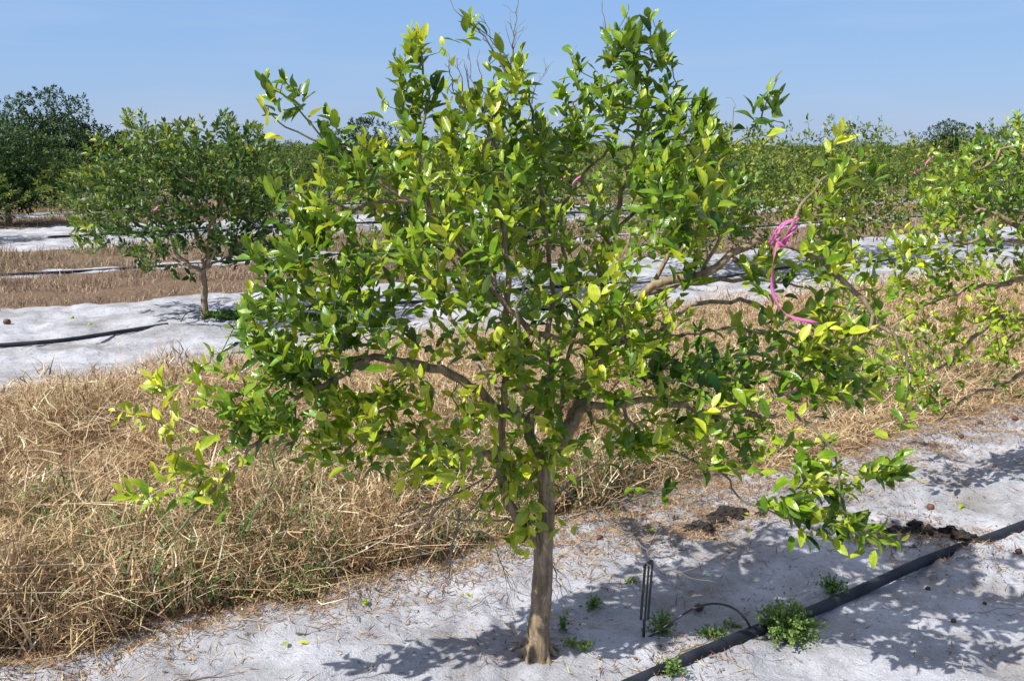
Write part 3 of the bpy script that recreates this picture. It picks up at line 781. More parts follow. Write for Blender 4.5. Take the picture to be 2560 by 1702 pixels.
    twig([(1285, 200, .03), (1282, 130, .03), (1285, 80, .03), (1292, 30, .03), (1296, -5, .03)], 2.2, 12, .08)
    twig([(1270, 160, .03), (1235, 110, .03), (1215, 60, .03)], 1.6, 5, .05)
    for u in (1120, 1142, 1160, 1172, 1192): twig([(u + 14, 230, -.02), (u + 6, 180, -.02), (u, rng.uniform(105, 160), -.02)], 1.6, 3, .04)
    twig([(1330, 260, .06), (1345, 215, .06), (1365, 165, .06)], 1.8, 5, .05)
    twig([(1518, 120, .22), (1512, 60, .22), (1503, -8, .22)], 2.2, 2, .04)
    twig([(1830, 330, .06), (1831, 290, .06), (1829, 245, .06)], 1.4, 2, .03)
    for pp in ([(1240, 1190, -.1), (1200, 1240, -.2), (1170, 1290, -.24), (1130, 1350, -.28)], [(1150, 1270, -.2), (1140, 1330, -.22), (1128, 1370, -.24), (1122, 1440, -.25)], [(1180, 1330, -.2), (1215, 1330, -.2), (1250, 1400, -.2), (1276, 1470, -.2)],
               [(1330, 1330, -.04), (1370, 1390, -.06), (1395, 1460, -.08), (1408, 1490, -.09)], [(1290, 1250, -.06), (1340, 1330, -.07), (1350, 1400, -.08), (1372, 1440, -.09)],
               [(1385, 1210, -.03), (1500, 1290, -.12), (1600, 1360, -.2), (1660, 1420, -.24), (1790, 1455, -.3)], [(1160, 1200, -.1), (1100, 1270, -.2), (1060, 1330, -.25), (1050, 1400, -.3)], [(1210, 1195, -.1), (1090, 1260, -.05), (1000, 1290, -.1), (960, 1390, -.15)],
               [(1130, 1360, -.25), (1125, 1400, -.25), (1120, 1455, -.26)], [(1360, 1240, 0), (1290, 1180, -.1), (1180, 1170, -.2), (1080, 1180, -.3)], [(1366, 1260, 0), (1450, 1190, .2), (1560, 1130, .3)], [(1300, 1300, 0), (1180, 1300, .1), (1080, 1290, .2), (1000, 1330, .3)]):
        twig(pp, 2.8, 9, .11)
    return W

NEAR_DENS = 1.05
WN = near_tree()

# ------------------------------------------------------------------ trees of the grove
def link_px(o, u=None): return o

def grove_tree(seed, h, rx, ry, trunk_h, nsh, leaf_len, leafmat, tone, nl=(5, 9), bottom=.35, lean=0., name='orange_tree', tr=.03, lump=.35, seg=.09, nseg=3, holes=0.):
    """a tree at the origin; returns its root empty"""
    root = empty(name, (0, 0, 0))
    W = Wood()
    fork = np.array((lean * .3, 0, trunk_h))
    W.path([np.array((0, 0, -.06)), np.array((lean * .1, 0, trunk_h * .5)), fork], [tr * 1.25, tr, tr * .9], step=.06, wob=.004)
    nmain = int(rng.integers(4, 7)); ph = rng.uniform(0, 6.28)
    zc = (bottom + h) / 2; hz = (h - bottom) / 2
    f = len(W.P) - 1
    for k in range(nmain):
        a = ph + k * 6.28 / nmain + rng.normal(0, .25); q = rng.uniform(.45, .8)
        e = np.array((math.cos(a) * rx * q, math.sin(a) * ry * q, zc + rng.uniform(-.4, .55) * hz))
        m = fork * .5 + e * .5 + np.array((math.cos(a) * .1, math.sin(a) * .1, -.04))
        r0 = tr * rng.uniform(.5, .68)
        W.path([m, e, e * np.array((1.15, 1.15, 1)) + np.array((0, 0, .18 * hz))], [r0 * .8, r0 * .45, r0 * .2], start=f, step=.09, wob=.012)
    W.path([fork + np.array((0, 0, .25 * hz)), np.array((rng.normal(0, .1), rng.normal(0, .1), zc + .4 * hz))], [tr * .5, tr * .25], start=f, step=.09, wob=.012)
    nskel = len(W.P)
    tips = []
    while len(tips) < nsh:
        d = norm(rng.normal(0, 1, 3)); u = rng.uniform(0, 1) ** .42
        az = math.atan2(d[1], d[0])
        lum = 1 + lump * (float(vn(az * 1.6 + seed * 7.3, d[2] * 2.2 + seed, seed)) - .5) * 2 + .25 * lump * (float(vn(az * 5 + seed, d[2] * 6, seed + 3)) - .5) * 2
        p = np.array((d[0] * rx, d[1] * ry, d[2] * hz)) * u * lum
        p[2] += zc
        if p[2] < bottom - .12 or p[2] > h * 1.12: continue
        if holes and float(vn(p[0] * 3.2 + seed, p[2] * 3.2 + p[1] * 2, seed + 9)) < holes: continue
        tips.append(p)
    nspr = max(5, nsh // 28)
    for _ in range(nspr):                                 # upright shoots standing out of the top
        a = rng.uniform(0, 6.28); q = rng.uniform(.1, .85)
        tips.append(np.array((math.cos(a) * rx * q, math.sin(a) * ry * q, zc + hz * (math.sqrt(1 - q * q * .8)) * rng.uniform(1.0, 1.16))))
    tips = np.array(tips)
    C = np.array((0, 0, zc - hz * .3))
    dirs = norm(norm(tips - C) * np.array((1, 1, .8)) + np.array((0, 0, .55)) + rng.normal(0, .3, tips.shape))
    W.connect(tips, dirs, seg=seg, gnarl=.012)
    rad = W.radii(tip=.0018, ex=2.4)
    rad = np.where(np.arange(len(rad)) < nskel, rad, np.minimum(rad, .007))
    W.build('trunk', M_BARK, root, rad)
    tn = np.clip(tone + .22 * (vn(tips[:, 0] * 2.5 + seed, tips[:, 2] * 2.5 + seed, seed) - .5) * 2 + rng.normal(0, .09, len(tips)), 0, 1)
    A = shoots(tips, dirs, tn, rng.integers(nl[0], nl[1], len(tips)), leaf_len, spread=.12)
    leaves('crown', *A, leafmat, root, nseg=nseg, wave=False)
    return root

def copy_tree(o):
    c = o.copy(); col.objects.link(c)
    for ch in o.children:
        d = ch.copy(); col.objects.link(d); d.parent = c
    return c

def put(o, x, y, rz=0., s=1.):
    o.location = (x, y, float(gh(x, y))); o.rotation_euler = (0, 0, rz); o.scale = (s, s, s * 1.0)
    return o

# second-row tree at the left, with its own crown and forked trunk
def second_tree():
    Y0 = 9.36
    b = atg(510, 803)
    z0 = float(gh(*b))
    root = empty('orange_tree', (0, 0, 0))
    tag(root, 'rounded dark green orange tree on white sand at the left, low fork, short trunk', 'tree')
    W = Wood()
    q = [(510, 800, 0, 38), (512, 760, 0, 32), (510, 700, 0, 29), (508, 680, 0, 27)]
    P, r = px_path(q, b[1])
    P[0][2] = z0 - .05
    f = W.path(P, r, step=.04, wob=.003)
    def lb(pp):
        P, r = px_path(pp, b[1]); W.path(P, r, start=f, step=.06, wob=.008)
    lb([(480, 665, -.05, 19), (440, 632, -.1, 16), (428, 590, -.15, 13), (395, 530, -.2, 12), (350, 450, -.2, 7)])
    lb([(512, 650, .05, 18), (508, 625, .1, 14), (490, 590, .15, 14), (470, 500, .2, 10), (440, 400, .2, 6)])
    lb([(520, 640, 0, 15), (522, 580, -.1, 16), (560, 500, -.2, 11), (590, 400, -.2, 6)])
    lb([(540, 655, .2, 11), (590, 630, .4, 12), (640, 600, .5, 8), (700, 560, .5, 5)])
    lb([(450, 660, .4, 11), (380, 610, .6, 11), (300, 560, .6, 7), (230, 560, .5, 4)])
    lb([(520, 660, -.3, 11), (540, 600, -.6, 11), (520, 520, -.8, 7), (480, 450, -.8, 4)])
    nskel = len(W.P)
    CL = [(330, 300, 24, 26, 5, .6), (370, 330, 50, 40, 14, .5), (450, 330, 70, 34, 20, .5), (560, 310, 36, 36, 10, .4), (600, 350, 60, 50, 20, .45), (480, 390, 150, 60, 62, .42), (300, 390, 90, 60, 34, .5), (265, 430, 45, 60, 16, .42),
          (620, 420, 80, 70, 34, .45), (400, 470, 160, 70, 72, .36), (560, 480, 120, 70, 50, .36), (275, 520, 60, 40, 16, .45), (215, 560, 40, 22, 9, .6), (350, 560, 110, 50, 34, .34), (500, 570, 110, 60, 40, .3), (650, 540, 80, 60, 30, .32),
          (700, 470, 50, 70, 16, .4), (350, 625, 60, 26, 12, .42), (620, 620, 90, 44, 26, .28), (700, 640, 50, 36, 10, .3), (210, 600, 36, 20, 5, .65), (200, 500, 30, 24, 4, .4), (350, 660, 20, 20, 2, .3), (450, 690, 30, 14, 1, .2), (190, 440, 20, 30, 2, .4)]
    tips, tones = [], []
    for u, v, ru, rv, k, tn in CL:
        for _ in range(int(k * 1.6) + (k < 5)):
            a, c = rng.uniform(-1, 1, 2)
            w = math.sqrt(max(.05, 1 - ((u - 450) / 320.) ** 2)) * .95
            tips.append(at(u + a * ru, v + c * rv, b[1] + rng.uniform(-1, 1) * w)); tones.append(np.clip(tn + rng.normal(0, .12), 0, 1))
    tips = np.array(tips); C = np.array((b[0], b[1], .9))
    dirs = norm(norm(tips - C) * .8 + np.array((0, 0, .5)) + rng.normal(0, .3, tips.shape))
    W.connect(tips, dirs, seg=.07, gnarl=.01)
    rad = W.radii(tip=.0016, ex=2.4)
    rad = np.where(np.arange(len(rad)) < nskel, rad, np.minimum(rad, .007))
    W.build('trunk', M_BARK, root, rad)
    A = shoots(tips, dirs, tones, rng.integers(6, 10, len(tips)), .078, spread=.12)
    leaves('crown', *A, M_LEAF_FAR, root, nseg=4, wave=False)
second_tree()

# the next tree of the near row stands just outside the frame on the right and reaches in
def right_tree():
    Y0 = 4.7
    bx, by = 3.05, 4.90
    z0 = float(gh(bx, by))
    root = empty('orange_tree', (0, 0, 0))
    tag(root, 'open orange tree reaching in from the right edge, thin yellow green branches', 'tree')
    W = Wood()
    f = W.path([np.array((bx, by, z0 - .05)), np.array((bx - .02, by, .3)), np.array((bx - .04, by, .5))], [.045, .036, .034], step=.04, wob=.003)
    def lb(pp):
        P, r = px_path(pp, Y0); W.path(P, r, start=f, step=.05, wob=.008)
    lb([(2600, 820, .1, 20), (2480, 800, 0, 13), (2380, 900, -.2, 8), (2310, 940, -.3, 5)])
    lb([(2640, 740, .1, 22), (2560, 700, 0, 15), (2440, 720, -.1, 9), (2330, 750, -.2, 6), (2250, 800, -.2, 4)])
    lb([(2640, 660, .1, 22), (2560, 580, 0, 15), (2480, 530, 0, 10), (2400, 540, .1, 7), (2330, 560, .1, 5)])
    lb([(2620, 640, -.1, 16), (2520, 600, -.2, 10), (2420, 600, -.3, 7), (2327, 621, -.35, 5), (2213, 632, -.4, 4), (2151, 659, -.45, 3), (2110, 710, -.45, 2)])
    lb([(2660, 600, .1, 22), (2600, 480, .1, 14), (2540, 400, .1, 8), (2500, 360, .1, 5)])
    lb([(2700, 560, .2, 20), (2720, 420, .3, 12), (2730, 300, .3, 6)])
    lb([(2800, 700, .3, 20), (2900, 560, .5, 12), (3000, 480, .6, 6)])
    lb([(2760, 760, -.3, 18), (2800, 640, -.7, 12), (2850, 500, -.9, 6)])
    lb([(2620, 900, -.2, 14), (2500, 960, -.3, 9), (2400, 1000, -.4, 5), (2350, 1050, -.45, 3)])
    nskel = len(W.P)
    CL = [(2400, 395, 66, 40, 16, .5, 0, .3), (2500, 365, 66, 44, 20, .45, 0, .3), (2540, 312, 30, 26, 5, .6, 0, .1), (2340, 480, 76, 56, 15, .5, 0, .3), (2480, 470, 90, 66, 30, .42, .1, .4), (2480, 565, 80, 50, 15, .5, 0, .3), (2330, 565, 70, 36, 9, .6, -.1, .3),
          (2250, 640, 66, 40, 7, .7, -.3, .1), (2225, 585, 44, 34, 5, .7, -.3, .1), (2310, 600, 44, 30, 5, .72, -.3, .1), (2370, 560, 20, 30, 2, .75, -.2, .05), (2280, 700, 80, 36, 8, .6, -.3, .2), (2350, 690, 60, 50, 9, .72, -.3, .15), (2440, 690, 76, 56, 13, .65, -.1, .3),
          (2500, 790, 66, 66, 13, .62, -.1, .3), (2170, 690, 40, 34, 3, .6, -.4, .1), (2140, 640, 36, 20, 3, .7, -.4, .05), (2300, 860, 84, 52, 11, .68, -.25, .2), (2190, 900, 70, 46, 9, .62, -.3, .2), (2390, 820, 60, 50, 7, .7, -.2, .2), (2470, 900, 76, 46, 7, .6, -.2, .2),
          (2300, 975, 50, 40, 5, .6, -.3, .1), (2530, 650, 44, 50, 8, .5, 0, .3), (2280, 790, 60, 40, 5, .7, -.3, .2), (2240, 1010, 30, 20, 2, .5, -.3, .1), (2060, 700, 50, 50, 4, .55, .1, .3), (2120, 760, 50, 50, 4, .6, 0, .3), (2410, 480, 60, 60, 9, .4, .3, .2),
          (2700, 400, 140, 120, 70, .45, .2, .9), (2900, 500, 160, 140, 70, .4, .4, 1.0), (2750, 620, 160, 130, 60, .4, .2, 1.0), (2850, 760, 180, 80, 40, .45, 0, .9), (2650, 850, 100, 60, 14, .5, -.2, .4), (2640, 500, 90, 90, 26, .4, .2, .6)]
    tips, tones = [], []
    for u, v, ru, rv, k, tn, dy, sy in CL:
        for _ in range(int(k * (1.45 if u < 2600 else 1))):
            while True:
                a, c = rng.uniform(-1, 1, 2)
                if a * a + c * c <= 1: break
            tips.append(at(u + a * ru, v + c * rv, Y0 + dy + rng.uniform(-1, 1) * sy)); tones.append(np.clip(tn + rng.normal(0, .1), 0, 1))
    tips = np.array(tips); C = np.array((bx, by, .9))
    dirs = norm(norm(tips - C) * .7 + np.array((0, 0, .6)) + rng.normal(0, .3, tips.shape))
    W.connect(tips, dirs, seg=.05, gnarl=.008)
    rad = W.radii(tip=.0014, ex=2.4)
    rad = np.where(np.arange(len(rad)) < nskel, rad, np.minimum(rad, .006))
    W.build('trunk', M_BARK, root, rad)
    A = shoots(tips, dirs, tones, rng.integers(4, 7, len(tips)), .054, spread=.10, up=.5)
    leaves('crown', *A, M_LEAF, root, nseg=5)
right_tree()

NEAR_VAR = [grove_tree(21 + k, 1.75 + .1 * (k % 3), 1.35 + .1 * (k % 2), 1.3, .42, 950, .082, M_LEAF_FAR, .52, tr=.032, bottom=.26, lump=.55, holes=.34) for k in range(4)]
BRIGHT_VAR = [grove_tree(81 + k, 1.8, 1.4, 1.35, .42, 1000, .080, M_LEAF_FAR, .60, tr=.03, bottom=.3, lump=.5, holes=.3, nl=(5, 8)) for k in range(2)]
DARK_VAR = [grove_tree(61, 3.0, 1.5, 1.6, .6, 2100, .105, M_LEAF_DARK, .12, nl=(6, 10), tr=.07, bottom=.12, lump=.45, name='orange_tree', seg=.14),
            grove_tree(62, 2.2, 1.3, 1.3, .5, 1400, .10, M_LEAF_DARK, .2, nl=(6, 10), tr=.06, bottom=.15, lump=.45, seg=.14)]
used = set()
def plant(src, x, y, rz, s, label, group=None, sz=None):
    o = src if src.name not in used else copy_tree(src)
    used.add(src.name)
    put(o, x, y, rz, s)
    if group and not sz: sz = rng.uniform(.78, 1.12)
    if sz: o.scale = (s, s, s * sz)
    tag(o, label, 'tree')
    if 'group' in o.keys(): del o['group']
    if group: o['group'] = group
    return o

# second row, to the right of the left-hand tree
T2 = atg(510, 800)
row2 = {1: (3.35, 'green orange tree of the second row seen through the middle of the big tree'),
        2: (6.72, 'second row orange tree, slim trunk showing just under the right arching limb'),
        3: (9.75, 'orange tree of the second row behind the pink tape, thin trunk on pale sand'),
        4: (13.2, 'orange tree of the second row seen through the right edge branches')}
for k, (d, lab) in row2.items():
    x, y = T2[0] + RD[0] * d, T2[1] + RD[1] * d
    plant(NEAR_VAR[k % 4] if k < 2 else BRIGHT_VAR[k % 2], x, y, rng.uniform(0, 6.28), 1.0 if k < 2 else 1.05, lab)
for k in (5, 6, 7):
    x, y = T2[0] + RD[0] * (k * 3.35), T2[1] + RD[1] * (k * 3.35)
    if x / y < .58: plant(BRIGHT_VAR[k % 2], x, y, rng.uniform(0, 6.28), 1.0, 'orange tree of the second row at the far right edge of the picture' if k == 5 else 'distant orange tree near the right end of the second row')

SPECIAL = [('tall dark bushy orange tree rising above all the others at the left', DARK_VAR[0], 140, 27.5, 1.0, 1.0),
           ('dark mature orange tree cut by the left edge, left of the tall dark one', DARK_VAR[1], 28, 21.0, .98, .95),
           ('dark medium orange tree just right of the tall dark one', DARK_VAR[1], 262, 28.5, .95, 1.02),
           ('distant tall two lobed tree standing above the grove at the right', DARK_VAR[0], 2350, 47., .95, .93),
           ('distant round tree above the grove right of the two lobed one', DARK_VAR[1], 2440, 62., .95, 1.1),
           ('tall tree peeping over the left shoulder of the big crown', DARK_VAR[1], 925, 26., .85, 1.2),
           ('shrubby tree on the horizon behind the small bare gap at the centre right', DARK_VAR[1], 1885, 60., .9, .95)]
spots = []
for lab, src, u, Y, s, sz in SPECIAL:
    x = (u - 1280) / FPX * Y
    plant(src, x, Y, rng.uniform(0, 6.28), s, lab, sz=sz)
    spots.append((x, Y))

n_far = 0
grp_mid, grp_far = 'orange trees of the middle rows', 'small orange trees of the far rows'
for ri, n in enumerate(TREE_N[2:]):
    s0 = rng.uniform(0, 3)
    for k in range(-12, 70):
        s = s0 + k * 3.0 + rng.normal(0, .15)
        x, y = ns_xy(n + rng.normal(0, .1), s)
        if y < 12 or abs(x / y) > .60 or math.hypot(x, y) > 105: continue
        if rng.random() < .06: continue
        if any(math.hypot(x - a, y - b) < 2.4 for a, b in spots): continue
        if y > 45 and rng.random() < .3: continue
        sc_ = rng.uniform(.84, 1.04)
        br = x > 1 and rng.random() < .6
        far = y > 40
        plant(BRIGHT_VAR[int(rng.integers(0, 2))] if br else NEAR_VAR[int(rng.integers(0, 4))], x, y, rng.uniform(0, 6.28), sc_, 'small low orange tree in the far rows of the grove below the horizon' if far else 'green orange tree in the middle rows behind the second row',
              group=grp_far if far else grp_mid)
        n_far += 1
print('grove', n_far)

# the far grove, one mass of foliage out to the horizon
def far_grove():
    Pn, h = [], []
    for n in np.concatenate((np.arange(88, 200, 8.8), np.arange(205, 560, 17))):
        for s in np.arange(-300, 900, 3.6 if n < 200 else 7.):
            x, y = ns_xy(n, s)
            if y < 60 or abs(x / y) > .62 or math.hypot(x, y) < 100 or math.hypot(x, y) > 900: continue
            Pn.append((x, y)); h.append(rng.uniform(1.35, 1.75))
    # plus the nearer rows' continuation beyond 105 m
    for n in TREE_N[2:]:
        for s in np.arange(0, 900, 3.6):
            x, y = ns_xy(n, s)
            if y < 20 or abs(x / y) > .62 or math.hypot(x, y) < 105 or math.hypot(x, y) > 900: continue
            Pn.append((x, y)); h.append(rng.uniform(1.4, 1.8))
    Pn = np.array(Pn); h = np.array(h)
    dist = np.hypot(Pn[:, 0], Pn[:, 1])
    k = 70
    N = len(Pn)
    d = norm(rng.normal(0, 1, (N, k, 3))); u = rng.uniform(.5, 1, (N, k, 1)) ** .5
    lum = 1 + .3 * rng.normal(0, .5, (N, k, 1))
    C = d * u * lum * np.stack((np.full(N, 1.35), np.full(N, 1.35), h * .42), -1)[:, None]
    C[..., 2] = np.clip(C[..., 2] + (h * .56)[:, None], .15, None)
    C[..., :2] += Pn[:, None]
    C = C.reshape(-1, 3)
    sz = rng.uniform(.10, .2, len(C)) * np.repeat(np.clip(dist / 120, 1, 3), k)
    a = norm(rng.normal(0, 1, (len(C), 3))); b = norm(np.cross(a, rng.normal(0, 1, (len(C), 3))))
    V = np.stack((C - a * sz[:, None], C - b * sz[:, None] * .5, C + a * sz[:, None], C + b * sz[:, None] * .5), 1)
    tone = np.repeat(np.clip(rng.normal(.33, .16, len(C)), 0, 1), 4)
    o = mesh_np('far_grove', V.reshape(-1, 3), [(0, 1, 2, 3)], len(C), 4, M_LEAF_DARK, attrs={'tone': ('FLOAT', tone)}, smooth=False)
    tag(o, 'flat green band of far off orange grove along the horizon', 'distant trees', kind='stuff')
    print('far grove', N)
far_grove()

# ------------------------------------------------------------------ grass
def blades(name, P, h, wdt, lean_az, lean, colr, kink, parent=None, mat=M_GRASS, segs=3):
    n = len(P)
    up = np.array((0, 0, 1.))
    ld = np.stack((np.cos(lean_az), np.sin(lean_az), np.zeros(n)), -1)
    fa = rng.uniform(0, 6.28, n)
    sd = np.stack((np.cos(fa), np.sin(fa), rng.uniform(-.4, .4, n)), -1)
    rows = []
    a1 = np.sin(lean); a0 = np.cos(lean)
    for k in range(segs + 1):
        t = k / segs
        c = P + up * (h * a0 * (t - .18 * t * t * np.abs(kink)))[:, None] + ld * (h * a1 * (t ** 1.3))[:, None] \
            + np.cross(ld, up) * (h * kink * .22 * math.sin(t * 4.2))[:, None]
        w = wdt * (1 - t) ** .6 if k < segs else 0
        if k < segs: rows += [c - sd * (w * .5)[:, None], c + sd * (w * .5)[:, None]]
        else: rows += [c]
    V = np.stack(rows, 1)
    vp = V.shape[1]
    F = [(2 * k, 2 * k + 1, 2 * k + 3, 2 * k + 2) for k in range(segs - 1)] + [(2 * segs - 2, 2 * segs - 1, 2 * segs)]
    c4 = np.concatenate((colr, np.ones((n, 1))), 1)
    shade = np.repeat(c4, vp, 0)
    return mesh_np(name, V.reshape(-1, 3), F, n, vp, mat, parent, attrs={'col': ('FLOAT_COLOR', shade)}, smooth=False)

STRAW = np.array([(.66, .49, .28), (.54, .38, .21), (.41, .27, .145), (.27, .165, .085), (.12, .07, .04), (.86, .73, .50)])
PINKY = np.array([(.46, .34, .24), (.40, .29, .20), (.34, .23, .16), (.52, .41, .29), (.23, .16, .11)])
GREEN = np.array([(.10, .21, .04), (.16, .27, .07), (.07, .15, .04)])
def pick(pal, n, p=None):
    c = pal[rng.choice(len(pal), n, p=p)] * rng.uniform(.8, 1.15, (n, 1))
    return np.clip(c * (1 + rng.normal(0, .04, (n, 3))), 0, .85)

def scatter(n0, n1, N, ymax, ymin=.6, dens=None):
    """random ground points in a strip between rows, denser towards the viewer, within view"""
    out = []
    got = 0
    while got < N:
        n = rng.uniform(n0, n1, 200000); s = rng.uniform(-14, 60, 200000)
        x, y = ns_xy(n, s)
        k = (y > ymin) & (y < ymax) & (np.abs(x) < .60 * y + .9)
        r = np.hypot(x, y)
        k &= rng.random(200000) < np.clip((dens / r) ** 1.4, 0, 1) if dens else k
        k &= rng.random(200000) > sandm(x, y) * 1.15
        q = np.stack((x[k], y[k]), -1)
        out.append(q); got += len(q)
    return np.concatenate(out)[:N]

def strip_grass():
    # tall dry grass between the first two rows: rooted blades and a tangle of shorter broken ones at every height
    q = scatter(3.05, 7.5, GR_N, 12, dens=3.4)
    x, y = q[:, 0], q[:, 1]; n_, s_ = ns(x, y); N = len(x)
    edge = sstep(3.14, 3.48, n_) * (1 - sstep(6.2, 7.4, n_))
    right = sstep(2.2, 4.2, s_) * (1 - sstep(3.6, 4.4, n_))
    clump = fbm(x * 2.6, y * 2.6, 91); fine = vn(x * 7, y * 7, 92)
    hh = (.07 + .26 * edge) * (.2 + 1.4 * clump + .35 * fine) * (1 - .92 * sstep(.52, .70, vn(x * 2.7 + 9, y * 2.7, 94))) * (1 - .72 * right)
    broken = rng.random(N) < .46
    h = np.where(broken, rng.uniform(.05, .17, N), hh * rng.uniform(.5, 1.15, N))
    zo = np.where(broken, np.maximum(hh - h * .35, 0) * rng.uniform(0, 1.0, N) ** .7, 0)
    P = np.stack((x, y, gh(x, y) - .005 + zo), -1)
    az = rng.uniform(0, 6.28, N)
    lean = np.where(broken, rng.uniform(.1, 1.75, N), np.abs(rng.normal(0, .36, N))) + (1 - edge) * .4 + right * .5
    lean = np.clip(lean, 0, 1.75)
    c = pick(STRAW, N, [.26, .25, .19, .12, .06, .12])
    g = (fbm(x * 1.7 + 3, y * 1.7, 95) > .50) & (n_ < 4.6) & (rng.random(N) < .20)
    g |= rng.random(N) < .008
    c[g] = pick(GREEN, int(g.sum()))
    w = rng.uniform(.0030, .0076, N) * (1 + .05 * np.hypot(x, y)) * np.where(g, 1.3, 1)
    o = blades('dry_grass', P, h, w, az, lean, c, rng.normal(0, 1.0, N))
    tag(o, 'tall tangled dry straw coloured grass with some green blades between the two nearest rows', 'grass', kind='stuff')
    # long loose straws lying on and across it
    M = 13000
    q = scatter(3.0, 7.2, M, 9, dens=3.4); x, y = q[:, 0], q[:, 1]; n_, s_ = ns(x, y)
    edge = sstep(3.14, 3.55, n_) * (1 - sstep(6.4, 7.4, n_)); right = sstep(2.2, 4.2, s_) * (1 - sstep(3.6, 4.4, n_))
    top = (.02 + .25 * edge) * (.45 + .95 * fbm(x * 2.6, y * 2.6, 91)) * (1 - .8 * right)
    P = np.stack((x, y, gh(x, y) + top * rng.uniform(.4, 1.05, M) + .006), -1)
    o2 = blades('loose_straw', P, rng.uniform(.12, .52, M), rng.uniform(.002, .0055, M), rng.uniform(0, 6.28, M), rng.uniform(1.1, 1.62, M), pick(STRAW, M, [.35, .25, .1, .1, .05, .15]), rng.normal(0, .5, M))
    tag(o2, 'long pale loose straws lying bent across the dry grass', 'straw', kind='stuff')
    # short brownish grass of the strips farther back
    Ps, cs, hs_, ws = [], [], [], []
    for n0, n1, N, ym, dn in ((10.95, 13.85, 60000, 30, 9.), (14.25, 17.35, 45000, 40, 12.), (22.2, 25.6, 16000, 60, 22.), (27.3, 32.5, 20000, 80, 26.)):
        q = scatter(n0, n1, N, ym, dens=dn); x, y = q[:, 0], q[:, 1]
        kp = fbm(x * 1.1, y * 1.1, 103) + rng.normal(0, .09, N) > .44; x, y = x[kp], y[kp]; N = len(x)
        r = np.hypot(x, y)
        tall = 1 + .8 * (n0 > 14) * (n0 < 15)
        hh = (.03 + .17 * fbm(x * 1.7, y * 1.7, 97) ** 1.4) * tall
        Ps.append(np.stack((x, y, gh(x, y)), -1)); hs_.append(hh * rng.uniform(.5, 1.3, N)); ws.append(rng.uniform(.005, .010, N) * np.clip(r / 11, .8, 3.5))
        c = pick(PINKY, N)
        if tall.max() > 1 if hasattr(tall, 'max') else tall > 1:
            g = rng.random(N) < .22; c[g] = pick(np.array([(.26, .27, .10), (.34, .30, .13)]), int(g.sum()))
        cs.append(c * (1.1 - .5 * (fbm(x * .8, y * .8, 99) - .3))[:, None])
    P = np.concatenate(Ps); N = len(P)
    o3 = blades('dry_grass', P, np.concatenate(hs_), np.concatenate(ws), rng.uniform(0, 6.28, N), np.clip(np.abs(rng.normal(0, .7, N)), 0, 1.4), np.concatenate(cs), rng.normal(0, .6, N), segs=2)
    tag(o3, 'short brownish dry grass on the strips farther back', 'grass', kind='stuff')
GR_N = 190000
strip_grass()

